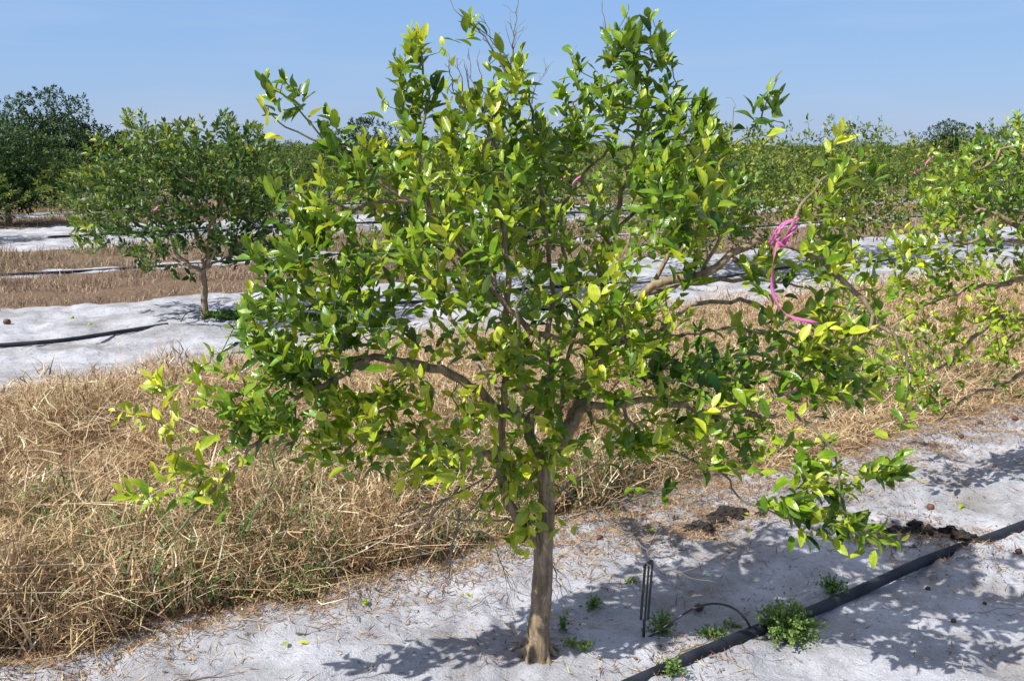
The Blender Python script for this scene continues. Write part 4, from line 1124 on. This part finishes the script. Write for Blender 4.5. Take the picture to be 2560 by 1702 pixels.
def litter():
    # straw bits, dead leaves and crumbs, thick along the edge of the grass, thin on the sand
    N1, N2, N3 = 30000, 6500, 13000
    s1 = rng.uniform(-2.5, 9, N1); n1 = 3.28 - np.abs(rng.normal(0, .17, N1)) * (1 + 1.5 * (s1 > 2.2)) + .15
    s2 = rng.uniform(-3, 12, N2); n2 = rng.uniform(-1.2, 3.0, N2)
    s3 = rng.uniform(-5, 12, N3); n3 = np.where(rng.random(N3) < .4, 7.0 + np.abs(rng.normal(0, .3, N3)), np.where(rng.random(N3) < .5, 8.75 + rng.normal(0, .3, N3), rng.uniform(7, 11, N3)))
    s4 = rng.uniform(1.2, 9, 26000); n4 = 3.4 - np.abs(rng.normal(0, .30, 26000)) + rng.uniform(0, .3, 26000)
    n_ = np.concatenate((n1, n2, n3, n4)); s_ = np.concatenate((s1, s2, s3, s4))
    for u_, v_, k_ in ((1745, 1325, 500), (1845, 1290, 450), (2200, 1330, 600), (2300, 1330, 700), (2400, 1345, 600), (1350, 1600, 160), (1700, 1655, 300), (2450, 1400, 200)):
        g_ = atg(u_, v_); a_, b_ = ns(g_[0], g_[1]); n_ = np.concatenate((n_, a_ + rng.normal(0, .09, k_))); s_ = np.concatenate((s_, b_ + rng.normal(0, .13, k_)))
    x, y = ns_xy(n_, s_); k = (y > .5) & (np.abs(x) < .62 * y + .8); x, y, n_ = x[k], y[k], n_[k]
    N = len(x)
    kind = rng.random(N); kind = np.where((n_ > 2.4) & (n_ < 3.7) & (kind > .62) & (rng.random(N) < .6), .3, kind)
    ln = np.where(kind < .55, rng.uniform(.02, .10, N), np.where(kind < .70, rng.uniform(.010, .026, N), rng.uniform(.004, .012, N)))
    hw = np.where(kind < .55, rng.uniform(.0010, .0022, N), np.where(kind < .70, ln * rng.uniform(.12, .26, N), ln * .4))
    sand_int = (n_ < 2.5)
    pal = np.array([(.50, .38, .22), (.34, .20, .10), (.22, .12, .07), (.12, .08, .055), (.42, .25, .11)])
    c = pick(pal, N, [.3, .2, .2, .2, .1])
    c[kind > .70] = pick(np.array([(.14, .10, .07), (.22, .17, .13), (.08, .06, .05)]), int((kind > .70).sum()))
    a = rng.uniform(0, 6.28, N)
    d = np.stack((np.cos(a), np.sin(a), rng.normal(0, .12, N)), -1); sdv = np.stack((-np.sin(a), np.cos(a), rng.normal(0, .3, N)), -1)
    Cc = np.stack((x, y, gh(x, y) + .004 + hw * .4), -1)
    cu = (ln * rng.uniform(0, .25, N))[:, None] * np.array((0, 0, 1.))
    V = np.stack((Cc - d * (ln * .5)[:, None] + cu, Cc - sdv * hw[:, None], Cc + d * (ln * .5)[:, None] + cu, Cc + sdv * hw[:, None]), 1)
    o = mesh_np('ground_litter', V.reshape(-1, 3), [(0, 1, 3), (1, 2, 3)], N, 4, M_LITTER, attrs={'col': ('FLOAT_COLOR', np.repeat(np.concatenate((c, np.ones((N, 1))), 1), 4, 0))}, smooth=False)
    tag(o, 'brown straw bits, dead leaf scraps and crumbs scattered over the sand and along the grass edge', 'litter', kind='stuff')
litter()

# ------------------------------------------------------------------ hoses
def tube_mesh(name, P, r, mat, parent=None, sides=12, taper=None):
    P = np.array(P, float); T = norm(np.gradient(P, axis=0))
    V, F = [], []
    u = np.cross(T[0], (0, .1, 1.)); u /= np.linalg.norm(u)
    for k in range(len(P)):
        u = u - T[k] * u.dot(T[k]); u /= np.linalg.norm(u); w = np.cross(T[k], u)
        rr = r if taper is None else taper[k]
        for a in range(sides):
            ph = 2 * math.pi * a / sides
            V.append(P[k] + (u * math.cos(ph) + w * math.sin(ph)) * rr)
        if k:
            for a in range(sides):
                b = (a + 1) % sides
                F.append(((k - 1) * sides + a, (k - 1) * sides + b, k * sides + b, k * sides + a))
    F.append(tuple(range(sides))[::-1]); F.append(tuple((len(P) - 1) * sides + a for a in range(sides)))
    return mesh_vf(name, V, F, mat, parent)

def crom(pts, step):
    pts = [np.array(p, float) for p in pts]
    q = [2 * pts[0] - pts[1]] + pts + [2 * pts[-1] - pts[-2]]; out = [pts[0]]
    for i in range(1, len(q) - 2):
        n = max(1, int(np.linalg.norm(q[i + 1] - q[i]) / step))
        for k in range(1, n + 1):
            t = k / n
            out.append(.5 * (2 * q[i] + (q[i + 1] - q[i - 1]) * t + (2 * q[i - 1] - 5 * q[i] + 4 * q[i + 1] - q[i + 2]) * t * t + (3 * q[i] - q[i - 1] - 3 * q[i + 1] + q[i + 2]) * t ** 3))
    return np.array(out)

GH = 'black irrigation hoses laid along the rows'
def hose(pts, r, label, sink=.3):
    P = crom(pts, .07)
    z = gh(P[:, 0], P[:, 1])
    # the hose is stiffer than the sand: smooth its height
    k = 31; zs = np.convolve(np.pad(z, k // 2, mode='edge'), np.ones(k) / k, 'valid')
    s_ = np.arange(len(P)) * .07
    P3 = np.stack((P[:, 0], P[:, 1], zs + r * (1 - sink) + .006 * np.sin(s_ * 1.3)), -1)
    o = tube_mesh('irrigation_hose', P3, r, M_HOSE, sides=14)
    tag(o, label, 'hose', GH)
    return o
pA = [atg(u, v) for u, v in ((1618, 1708), (1765, 1640), (1900, 1583), (2010, 1545), (2150, 1482), (2300, 1410), (2420, 1366), (2560, 1318))]
e = norm(pA[0] - pA[1]); pre = [pA[0] + e * 1.5]
post = [pA[-1] + RD * 2.5, pA[-1] + RD * 9]
hose(pre + pA + post, .0205, 'thick dusty black hose crossing the white sand at the lower right')
pB = [atg(u, v) for u, v in ((-260, 885), (0, 868), (150, 857), (300, 838), (420, 821))]
pB2 = [atg(u, v) for u, v in ((880, 768), (960, 762), (1100, 752), (1300, 726), (1480, 715), (1760, 700), (2000, 668), (2300, 648))]
hose(pB, .019, 'black hose on white sand at the left edge leading to the left hand tree', sink=.1)
hose(pB2, .019, 'black hose on the white strip seen through the lower branches of the big tree', sink=.2)
def row_hose(n, s0, s1, label, r=.018):
    pts = []
    for s in np.arange(s0, s1, 1.3):
        w = (fbm(np.array([s * .4]), np.array([n]), 7)[0] - .5) * .5
        pts.append(np.array(ns_xy(n + w, s)))
    hose(pts, r, label, sink=.2)
row_hose(14.0, 0, 34, 'thin dark hose on the narrow pale strip between two bands of brown grass', .02)
row_hose(19.6, 3, 44, 'dark hose on the wide white strip behind the left hand tree', .024)
row_hose(26.3, 8, 50, 'faint dark hose on the white strip farthest back', .024)

def sprinkler(name, base, h, label, tube_pts, lean=(0, 0)):
    root = empty(name, (0, 0, 0)); tag(root, label, 'sprinkler stake')
    b = np.array(base)
    V, F = [], []
    def bar(p, q, w, d):
        o = len(V); p, q = np.array(p), np.array(q)
        for c in (p, q):
            for sx, sy in ((-1, -1), (1, -1), (1, 1), (-1, 1)): V.append(c + np.array((sx * w, sy * d, 0)))
        F.extend([(o, o + 1, o + 5, o + 4), (o + 1, o + 2, o + 6, o + 5), (o + 2, o + 3, o + 7, o + 6), (o + 3, o, o + 4, o + 7), (o + 4, o + 5, o + 6, o + 7), (o + 3, o + 2, o + 1, o)])
    L_ = np.array((lean[0], lean[1], 0))
    top = b + L_ + np.array((0, 0, h))
    lo = b + L_ * .2 + np.array((0, 0, h * .24))
    bar(lo + (-.012, 0, 0), top + (-.010, 0, -.012), .0042, .004)
    bar(lo + (.002, .004, -.01), top + (.004, .004, 0), .0030, .004)
    bar(lo + (.012, .0, .0), top + (.015, 0, 0), .0036, .004)
    bar(lo + (0, .0, .0), b + (0, 0, -.05), .0045, .003)
    bar(lo + (-.012, 0, -.006), lo + (.014, 0, .006), .0001, .0035) if False else None
    mesh_vf('stake', V, F, M_PLASTIC, root, smooth=False)
    V, F = [], []
    bar(top + (-.014, 0, -.016), top + (.000, 0, .002), .003, .006)
    V2 = len(V)
    bar(top + (.001, 0, -.004), top + (.012, 0, .008), .006, .006)
    mesh_vf('spray_head', V, F, M_PLASTIC, root, smooth=False)
    tube_mesh('feed_tube', crom(tube_pts, .012), .0042, M_PLASTIC, root, sides=8)
    p0 = np.array(tube_pts[0]); p1 = np.array(tube_pts[1]); dd = norm(p1 - p0)
    tube_mesh('fitting', [p0 - dd * .008, p0, p0 + dd * .012], .006, M_ORANGE, root, sides=8)
    return root
g0 = atg(1608, 1598); g1 = atg(1885, 1590)
z0 = float(gh(*g0))
tp = []
for u, v, f in ((1612, 1598, 0), (1650, 1574, .14), (1700, 1540, .32), (1745, 1516, .5), (1790, 1508, .64), (1835, 1520, .78), (1866, 1550, .9), (1885, 1588, 1)):
    p = at(u, v, g0[1] * (1 - f) + g1[1] * f); tp.append(p)
sprinkler('sprinkler_stake', (g0[0], g0[1], z0), .262, 'upright black sprinkler stake with curved thin tube on sand right of the near trunk', tp, lean=(0.012, .02))
g2 = atg(606, 806)
tp2 = [np.array((*atg(452, 812), float(gh(*atg(452, 812))) + .0)), at(465, 785, 9.1), at(490, 776, 9.2), at(520, 782, 9.3), at(600, 804, 9.35)]
sprinkler('sprinkler_stake', (g2[0], g2[1], float(gh(*g2))), .27, 'small leaning black sprinkler stake just right of the left hand tree', tp2, lean=(.06, 0))

# ------------------------------------------------------------------ pink tapes
def ribbon(P, w, tw0=0., tw1=2., name='tape'):
    P = crom(P, .012); n = len(P); T = norm(np.gradient(P, axis=0))
    V = []
    for k in range(n):
        a = np.cross(T[k], (0.1, 1., .05)); a /= np.linalg.norm(a); b = np.cross(T[k], a)
        ph = tw0 + (tw1 - tw0) * k / n
        c = a * math.cos(ph) + b * math.sin(ph); nn_ = -a * math.sin(ph) + b * math.cos(ph)
        for s_, q in ((-1, .0003), (1, .0003), (1, -.0003), (-1, -.0003)): V.append(P[k] + c * s_ * w * .5 + nn_ * q)
    F = []
    for k in range(n - 1):
        for a in range(4):
            b = (a + 1) % 4
            F.append((4 * k + a, 4 * k + b, 4 * k + 4 + b, 4 * k + 4 + a))
    F += [(3, 2, 1, 0), tuple(4 * (n - 1) + a for a in range(4))]
    return V, F
def ribbons(parts, label):
    VV, FF = [], []
    for a in parts:
        V, F = ribbon(*a); o = len(VV); VV += V; FF += [tuple(i + o for i in f) for f in F]
    o = mesh_vf('pink_tape', VV, FF, M_PINK, smooth=True)
    tag(o, label, 'tape')
Yr = 2.93 - .25
A_ = lambda *q: [at(u, v, Yr + d) for u, v, d in q]
ribbons([(A_((1945, 606, 0), (1935, 640, .0), (1931, 690, .01), (1932, 730, .01), (1948, 768, .0), (1975, 790, -.02), (2010, 801, -.03), (2045, 808, -.04)), .010, .5, 7.2),
         (A_((1958, 612, -.02), (1975, 575, -.04), (1992, 552, -.03), (1988, 545, .01), (1965, 558, .02)), .013, .2, 2.6),
         (A_((1925, 612, -.02), (1940, 585, -.035), (1960, 560, -.035), (1985, 548, -.02)), .013, .6, -1.6),
         (A_((1990, 560, -.02), (1975, 585, -.04), (1958, 600, -.03), (1950, 620, -.03)), .014, .1, 2.9),
         (A_((1952, 596, .02), (1944, 606, -.03), (1962, 618, -.04), (1972, 604, .01), (1958, 592, .03)), .012, .3, 1.8)],
        'bright pink tape knotted round the arching limb with one long twisted tail hanging down')
ribbons([([at(2066, 868, 2.82), at(2062, 890, 2.82), at(2050, 905, 2.82), at(2046, 925, 2.82)], .011, .2, 2.)], 'short pink tape end among the leaves below and right of the long tail')
ribbons([([at(1990, 968, 2.75), at(1970, 985, 2.75), at(1945, 998, 2.74), at(1925, 1010, 2.74)], .004, .2, 2.)], 'thin pink tape scrap in the lower right leaves above the grass')
for u, v, Y, ww, lab in ((388, 523, 8.6, .03, 'tiny pink tape in the left hand tree crown'), (2290, 430, 13.9, .05, 'small pink tape in the far crowns at the right, lower of two'), (2322, 400, 14.2, .045, 'small pink tape in the far crowns at the right, upper of two'),
                         (1405, 447, 10.1, .03, 'left of two tiny pink tapes seen through the middle gap of the big crown'), (1440, 449, 10.1, .03, 'right of two tiny pink tapes seen through the middle gap of the big crown')):
    k = Y / FPX
    p = at(u, v, Y)
    ribbons([([p + np.array((12 * k, 0, 8 * k)), p, p + np.array((-8 * k, -.01, -9 * k)), p + np.array((-9 * k, -.01, -16 * k))], ww * .55, .3, 1.4)], lab)

# ------------------------------------------------------------------ small things on the sand
def lump(name, c, r, mat, seed, sq=(1, 1, .8), rough=.25, n=16, parent=None):
    V, F = [], []
    for i in range(n + 1):
        th = math.pi * i / n
        for j in range(2 * n):
            ph = math.pi * j / n
            d = np.array((math.sin(th) * math.cos(ph), math.sin(th) * math.sin(ph), math.cos(th)))
            q = 1 + rough * (float(fbm(d[0] * 2.2 + seed + d[2], d[1] * 2.2 + d[2] * 1.7 + seed, seed, 3)) - .5) * 2
            V.append(np.array(c) + d * r * q * np.array(sq))
    for i in range(n):
        for j in range(2 * n):
            a, b = i * 2 * n + j, i * 2 * n + (j + 1) % (2 * n)
            F.append((a, a + 2 * n, b + 2 * n, b))
    return V, F
def dried(u, v, r, label, z=None, Y=None, mat=M_PEEL, name='dried_orange', cat='dried orange'):
    if Y is None:
        g = atg(u, v); c = np.array((g[0], g[1], float(gh(*g)) + r * .4))
    else: c = at(u, v, Y)
    r = r * .68
    V, F = lump(name, c, r, mat, int(u) % 97, sq=(1, .95, .88), rough=.16)
    o = mesh_vf(name, V, F, mat); tag(o, label, cat)
    return o
o = dried(1838, 650, .0135, 'dried brown orange hanging beneath the right arching limb near the tape', Y=2.80)
W_ = [at(1836, 630, 2.82), at(1838, 644, 2.80)]
tube_mesh('stalk', W_, .0016, M_DEAD, o, sides=6)
for u, v, r, lab in ((2451, 1058, .026, 'shrivelled brown orange in the straw litter at the far right, left of a redder one'), (2537, 1053, .026, 'reddish dried orange at the far right edge of the straw litter'),
                     (2402, 1100, .024, 'dried orange in the shaded litter just below the grass at the right'), (2180, 1170, .024, 'reddish dried orange behind the drooping lower right leaves'),
                     (2326, 1268, .027, 'dried brown orange on open sand above the dark clump at the right'), (2546, 1388, .022, 'orange brown dried fruit just below the hose at the right edge'),
                     (2384, 1550, .014, 'small dried fruit alone on sand well below the hose'), (2321, 1462, .014, 'small dark fruit just under the hose right of the middle'), (2462, 1508, .011, 'tiniest dark fruit on the sand at the lower right'),
                     (1499, 1350, .020, 'grey brown dried orange at the litter edge right of the near trunk'), (1747, 1520, .024, 'orange brown dried fruit under the arch of the thin tube'), (18, 810, .05, 'brown dried orange on the white strip at the left edge')):
    dried(u, v, r, lab)
M_LIME = simple('green_fruit', (.30, .42, .10), .5)
dried(180, 797, .03, 'small fallen green orange on the far white sand at the left, left of two', mat=M_LIME, name='green_orange', cat='green orange')
dried(224, 808, .032, 'small fallen green orange on the far white sand at the left, right of two', mat=M_LIME, name='green_orange', cat='green orange')

def clump(pts, label, r=.03):
    VV, FF = [], []
    for (u, v, k) in pts:
        for q in range(int(k * 1.7)):
            g = atg(u + rng.normal(0, 17), v + rng.normal(0, 6)); rr = r * rng.uniform(.3, .72)
            V, F = lump('x', (g[0], g[1], float(gh(*g)) + rr * .5), rr, None, int(rng.integers(0, 999)), sq=(rng.uniform(.9, 1.8), 1, .75), rough=.7, n=10)
            o = len(VV); VV += V; FF += [tuple(i + o for i in f) for f in F]
    o = mesh_vf('dark_clump', VV, FF, M_DARKORG, smooth=False); tag(o, label, 'debris')
clump([(1745, 1325, 10), (1790, 1298, 7)], 'black rotted clump on the sand at the middle, left of its neighbour', .038)
clump([(1845, 1288, 12)], 'black rotted clump behind the drooping twig, right of its neighbour', .038)
clump([(2250, 1325, 16), (2310, 1320, 14), (2380, 1335, 12)], 'long dark band of rotted matter above the hose at the right', .036)
clump([(2420, 1355, 9)], 'lumpy dark wad touching the hose at the right', .034)

# fallen leaves on the sand
def fallen(u, v, L_, tone, label):
    g = atg(u, v)
    o = empty('x', (0, 0, 0))
    bpy.data.objects.remove(o)
    a = rng.uniform(0, 6.28)
    q = leaves('fallen_leaf', np.array([(g[0], g[1], float(gh(*g)) + .012)]), np.array([(math.cos(a), math.sin(a), .08)]), norm(np.array([(rng.normal(0, .3), rng.normal(0, .3), 1.)])), np.array([L_]), np.array([L_ * .24]), np.array([tone]), np.array([.5]), np.array([.4]), M_LEAF, None)
    tag(q, label, 'fallen leaf')
for a in ((1640, 1332, .05, .98, 'yellow fallen leaf in the litter right of the near trunk'), (1860, 1322, .05, .85, 'pale green fallen leaf on sunlit sand by the black clumps'), (1872, 1296, .05, .8, 'greenish leaf lying against the right black clump'),
          (2412, 1262, .06, .7, 'curled green leaf on the open sand at the right'), (2290, 1205, .045, .75, 'small green leaf on the upper right sand'), (920, 1520, .05, .6, 'dull green leaf lying alone on sand left of the near trunk'),
          (712, 1632, .04, .75, 'small green leaf on the sand at the lower left, left of a yellow one'), (745, 1622, .04, .95, 'yellow leaf on the sand at the lower left'), (1160, 1478, .045, .9, 'yellowish leaf on sand close to the left of the trunk'), (2470, 1195, .04, .8, 'pale leaf on the sand near the right edge')):
    fallen(*a)

# low leafy weeds
def weed(u, v, r, h, nst, tone, label, lf=.011):
    g = atg(u, v); b = np.array((g[0], g[1], float(gh(*g))))
    root = empty('weed', tuple(b)); tag(root, label, 'weed')
    W = Wood(); W.add((0, 0, -.01), -1, .0015); W.add((0, 0, .004), 0, .0015)
    P, D, U, Ln, T = [], [], [], [], []
    for k in range(nst):
        a = rng.uniform(0, 6.28); q = rng.uniform(.15, 1) * r * (.55 + .9 * float(vn(math.cos(a) * 1.7 + u, math.sin(a) * 1.7 + v, 3)))
        e_ = np.array((math.cos(a) * q, math.sin(a) * q, h * rng.uniform(.2, 1.2) * (1.1 - .6 * q / r)))
        st = len(W.P); W.path([e_ * .5 + (0, 0, h * .15), e_], [.0011, .0007], start=1, step=.012, wob=.002)
        for i in range(st, len(W.P)):
            for _ in range(3):
                P.append(W.P[i]); D.append(norm(rng.normal(0, 1, 3) + np.array((0, 0, .3)))); U.append(norm(rng.normal(0, .5, 3) + np.array((0, -.1, .8)))); Ln.append(lf * rng.uniform(.6, 1.3)); T.append(np.clip(tone + rng.normal(0, .15), 0, 1))
    W.build('stem', M_BARK, root, np.array(W.r))
    n = len(P); Ln = np.array(Ln)
    leaves('foliage', np.array(P), np.array(D), np.array(U), Ln, Ln * .38, np.array(T), rng.uniform(0, .5, n), rng.uniform(0, .4, n), M_WEED, root, nseg=2, wave=False)
weed(1965, 1592, .13, .12, 220, .55, 'largest bushy green weed sprouting over the black hose')
weed(1655, 1572, .065, .075, 46, .62, 'leafy weed at the foot of the sprinkler stake')
weed(1785, 1592, .06, .04, 34, .35, 'low dark green weed between tube end and stake')
weed(1835, 1560, .035, .035, 14, .6, 'small pale weed under the arch of the thin tube')
weed(2078, 1492, .075, .06, 40, .4, 'spreading green weed just above the hose right of the bushy one')
weed(1482, 1520, .05, .04, 24, .5, 'small weed in the shade right of the near trunk')
weed(1575, 1452, .04, .02, 10, .3, 'flat little weed behind the sprinkler stake')
weed(1408, 1592, .03, .06, 14, .3, 'dark weed touching the right side of the near trunk')
weed(1428, 1636, .035, .03, 14, .75, 'pale small weed at the roots of the near trunk, left of two')
weed(1462, 1642, .035, .045, 18, .75, 'pale small weed at the roots of the near trunk, right of two')
weed(1675, 1698, .05, .055, 30, .6, 'green weed at the bottom edge beside the hose')
weed(575, 803, .24, .05, 60, .3, 'dark green weed in the shade right of the left hand tree foot', lf=.04)
weed(1330, 772, .35, .10, 60, .3, 'green weed patch on the far sand seen under the big crown', lf=.04)
weed(2185, 880, .22, .30, 60, .25, 'grey green leafy weed standing in the dry grass at the right', lf=.04)
weed(1540, 1190, .16, .22, 50, .1, 'dark green leafy weed at the grass edge right of the near trunk', lf=.035)
weed(1110, 1230, .16, .26, 50, .1, 'dark green leafy weed at the grass edge left of the near trunk', lf=.035)
weed(1000, 1260, .10, .18, 30, .12, 'small dark weed in the grass edge below the left limb', lf=.03)

# dead brush and sticks on the ground
def brush(u, v, L_, az, label, n=9, r=.004, z=.05):
    g = atg(u, v); b = np.array((g[0], g[1], float(gh(*g))))
    W = Wood()
    d = np.array((math.cos(az), math.sin(az), 0))
    W.path([np.array((0, 0, .01)), d * L_ * .5 + (0, 0, z), d * L_ + (0, 0, z * .4)], [r, r * .6, r * .3], step=.03, wob=.005)
    m = len(W.P)
    for _ in range(n):
        i = int(rng.integers(1, m)); e_ = norm(d * .8 + rng.normal(0, .6, 3) * np.array((1, 1, .45))) * L_ * rng.uniform(.15, .4)
        e_[2] = max(e_[2], -W.P[i][2] * .6)
        W.path([W.P[i] + e_ * .5 + rng.normal(0, .01, 3), W.P[i] + e_], [r * .35, r * .18], start=i, step=.03, wob=.004)
    o = W.build('dead_branch', M_DEAD, None, np.array(W.r)); o.location = tuple(b); tag(o, label, 'dead branch')
brush(1010, 1345, .55, 2.5, 'grey dead branch in the grass edge left of the near trunk, nearest the trunk', 14, .006, .10)
brush(960, 1330, .5, 3.2, 'grey dead branch sunk in the dark grass edge, second from the trunk', 12, .005, .12)
brush(900, 1300, .45, 2.1, 'thin dead branch standing in the grass edge, third from the trunk', 12, .004, .16)
brush(1420, 1300, .7, .35, 'bundle of dead twigs on the litter right of the near trunk', 18, .005, .07)
brush(1400, 1270, .65, .7, 'long bare stick resting on the grass edge behind the near trunk', 12, .005, .12)
brush(1560, 1330, .5, .15, 'thin grey twig lying on straw litter right of the trunk', 10, .003, .04)
brush(2290, 1180, .35, -1.1, 'thin curved twig on the sand near the upper right litter', 4, .002, .05)
brush(740, 1600, .16, .5, 'short brown stick on the sand at the lower left', 1, .004, .012)
brush(430, 1700, .3, .25, 'pale dry stem on the sand at the bottom left edge', 2, .003, .015)
brush(895, 1572, .42, 2.2, 'long thin dry stem leaning from the grass onto the sand left of the trunk', 2, .0025, .14)
brush(1170, 1530, .2, 1.0, 'small dark twig on sand just left of the trunk', 4, .002, .015)
brush(2240, 1430, .3, .2, 'dark twig in the dappled shade above the hose', 4, .002, .012)
brush(1690, 1660, .25, .6, 'reddish twig pieces in the litter below the hose', 5, .003, .015)
brush(2420, 1535, .3, .1, 'thin dark twig on the sand below the hose at the right', 3, .0018, .01)
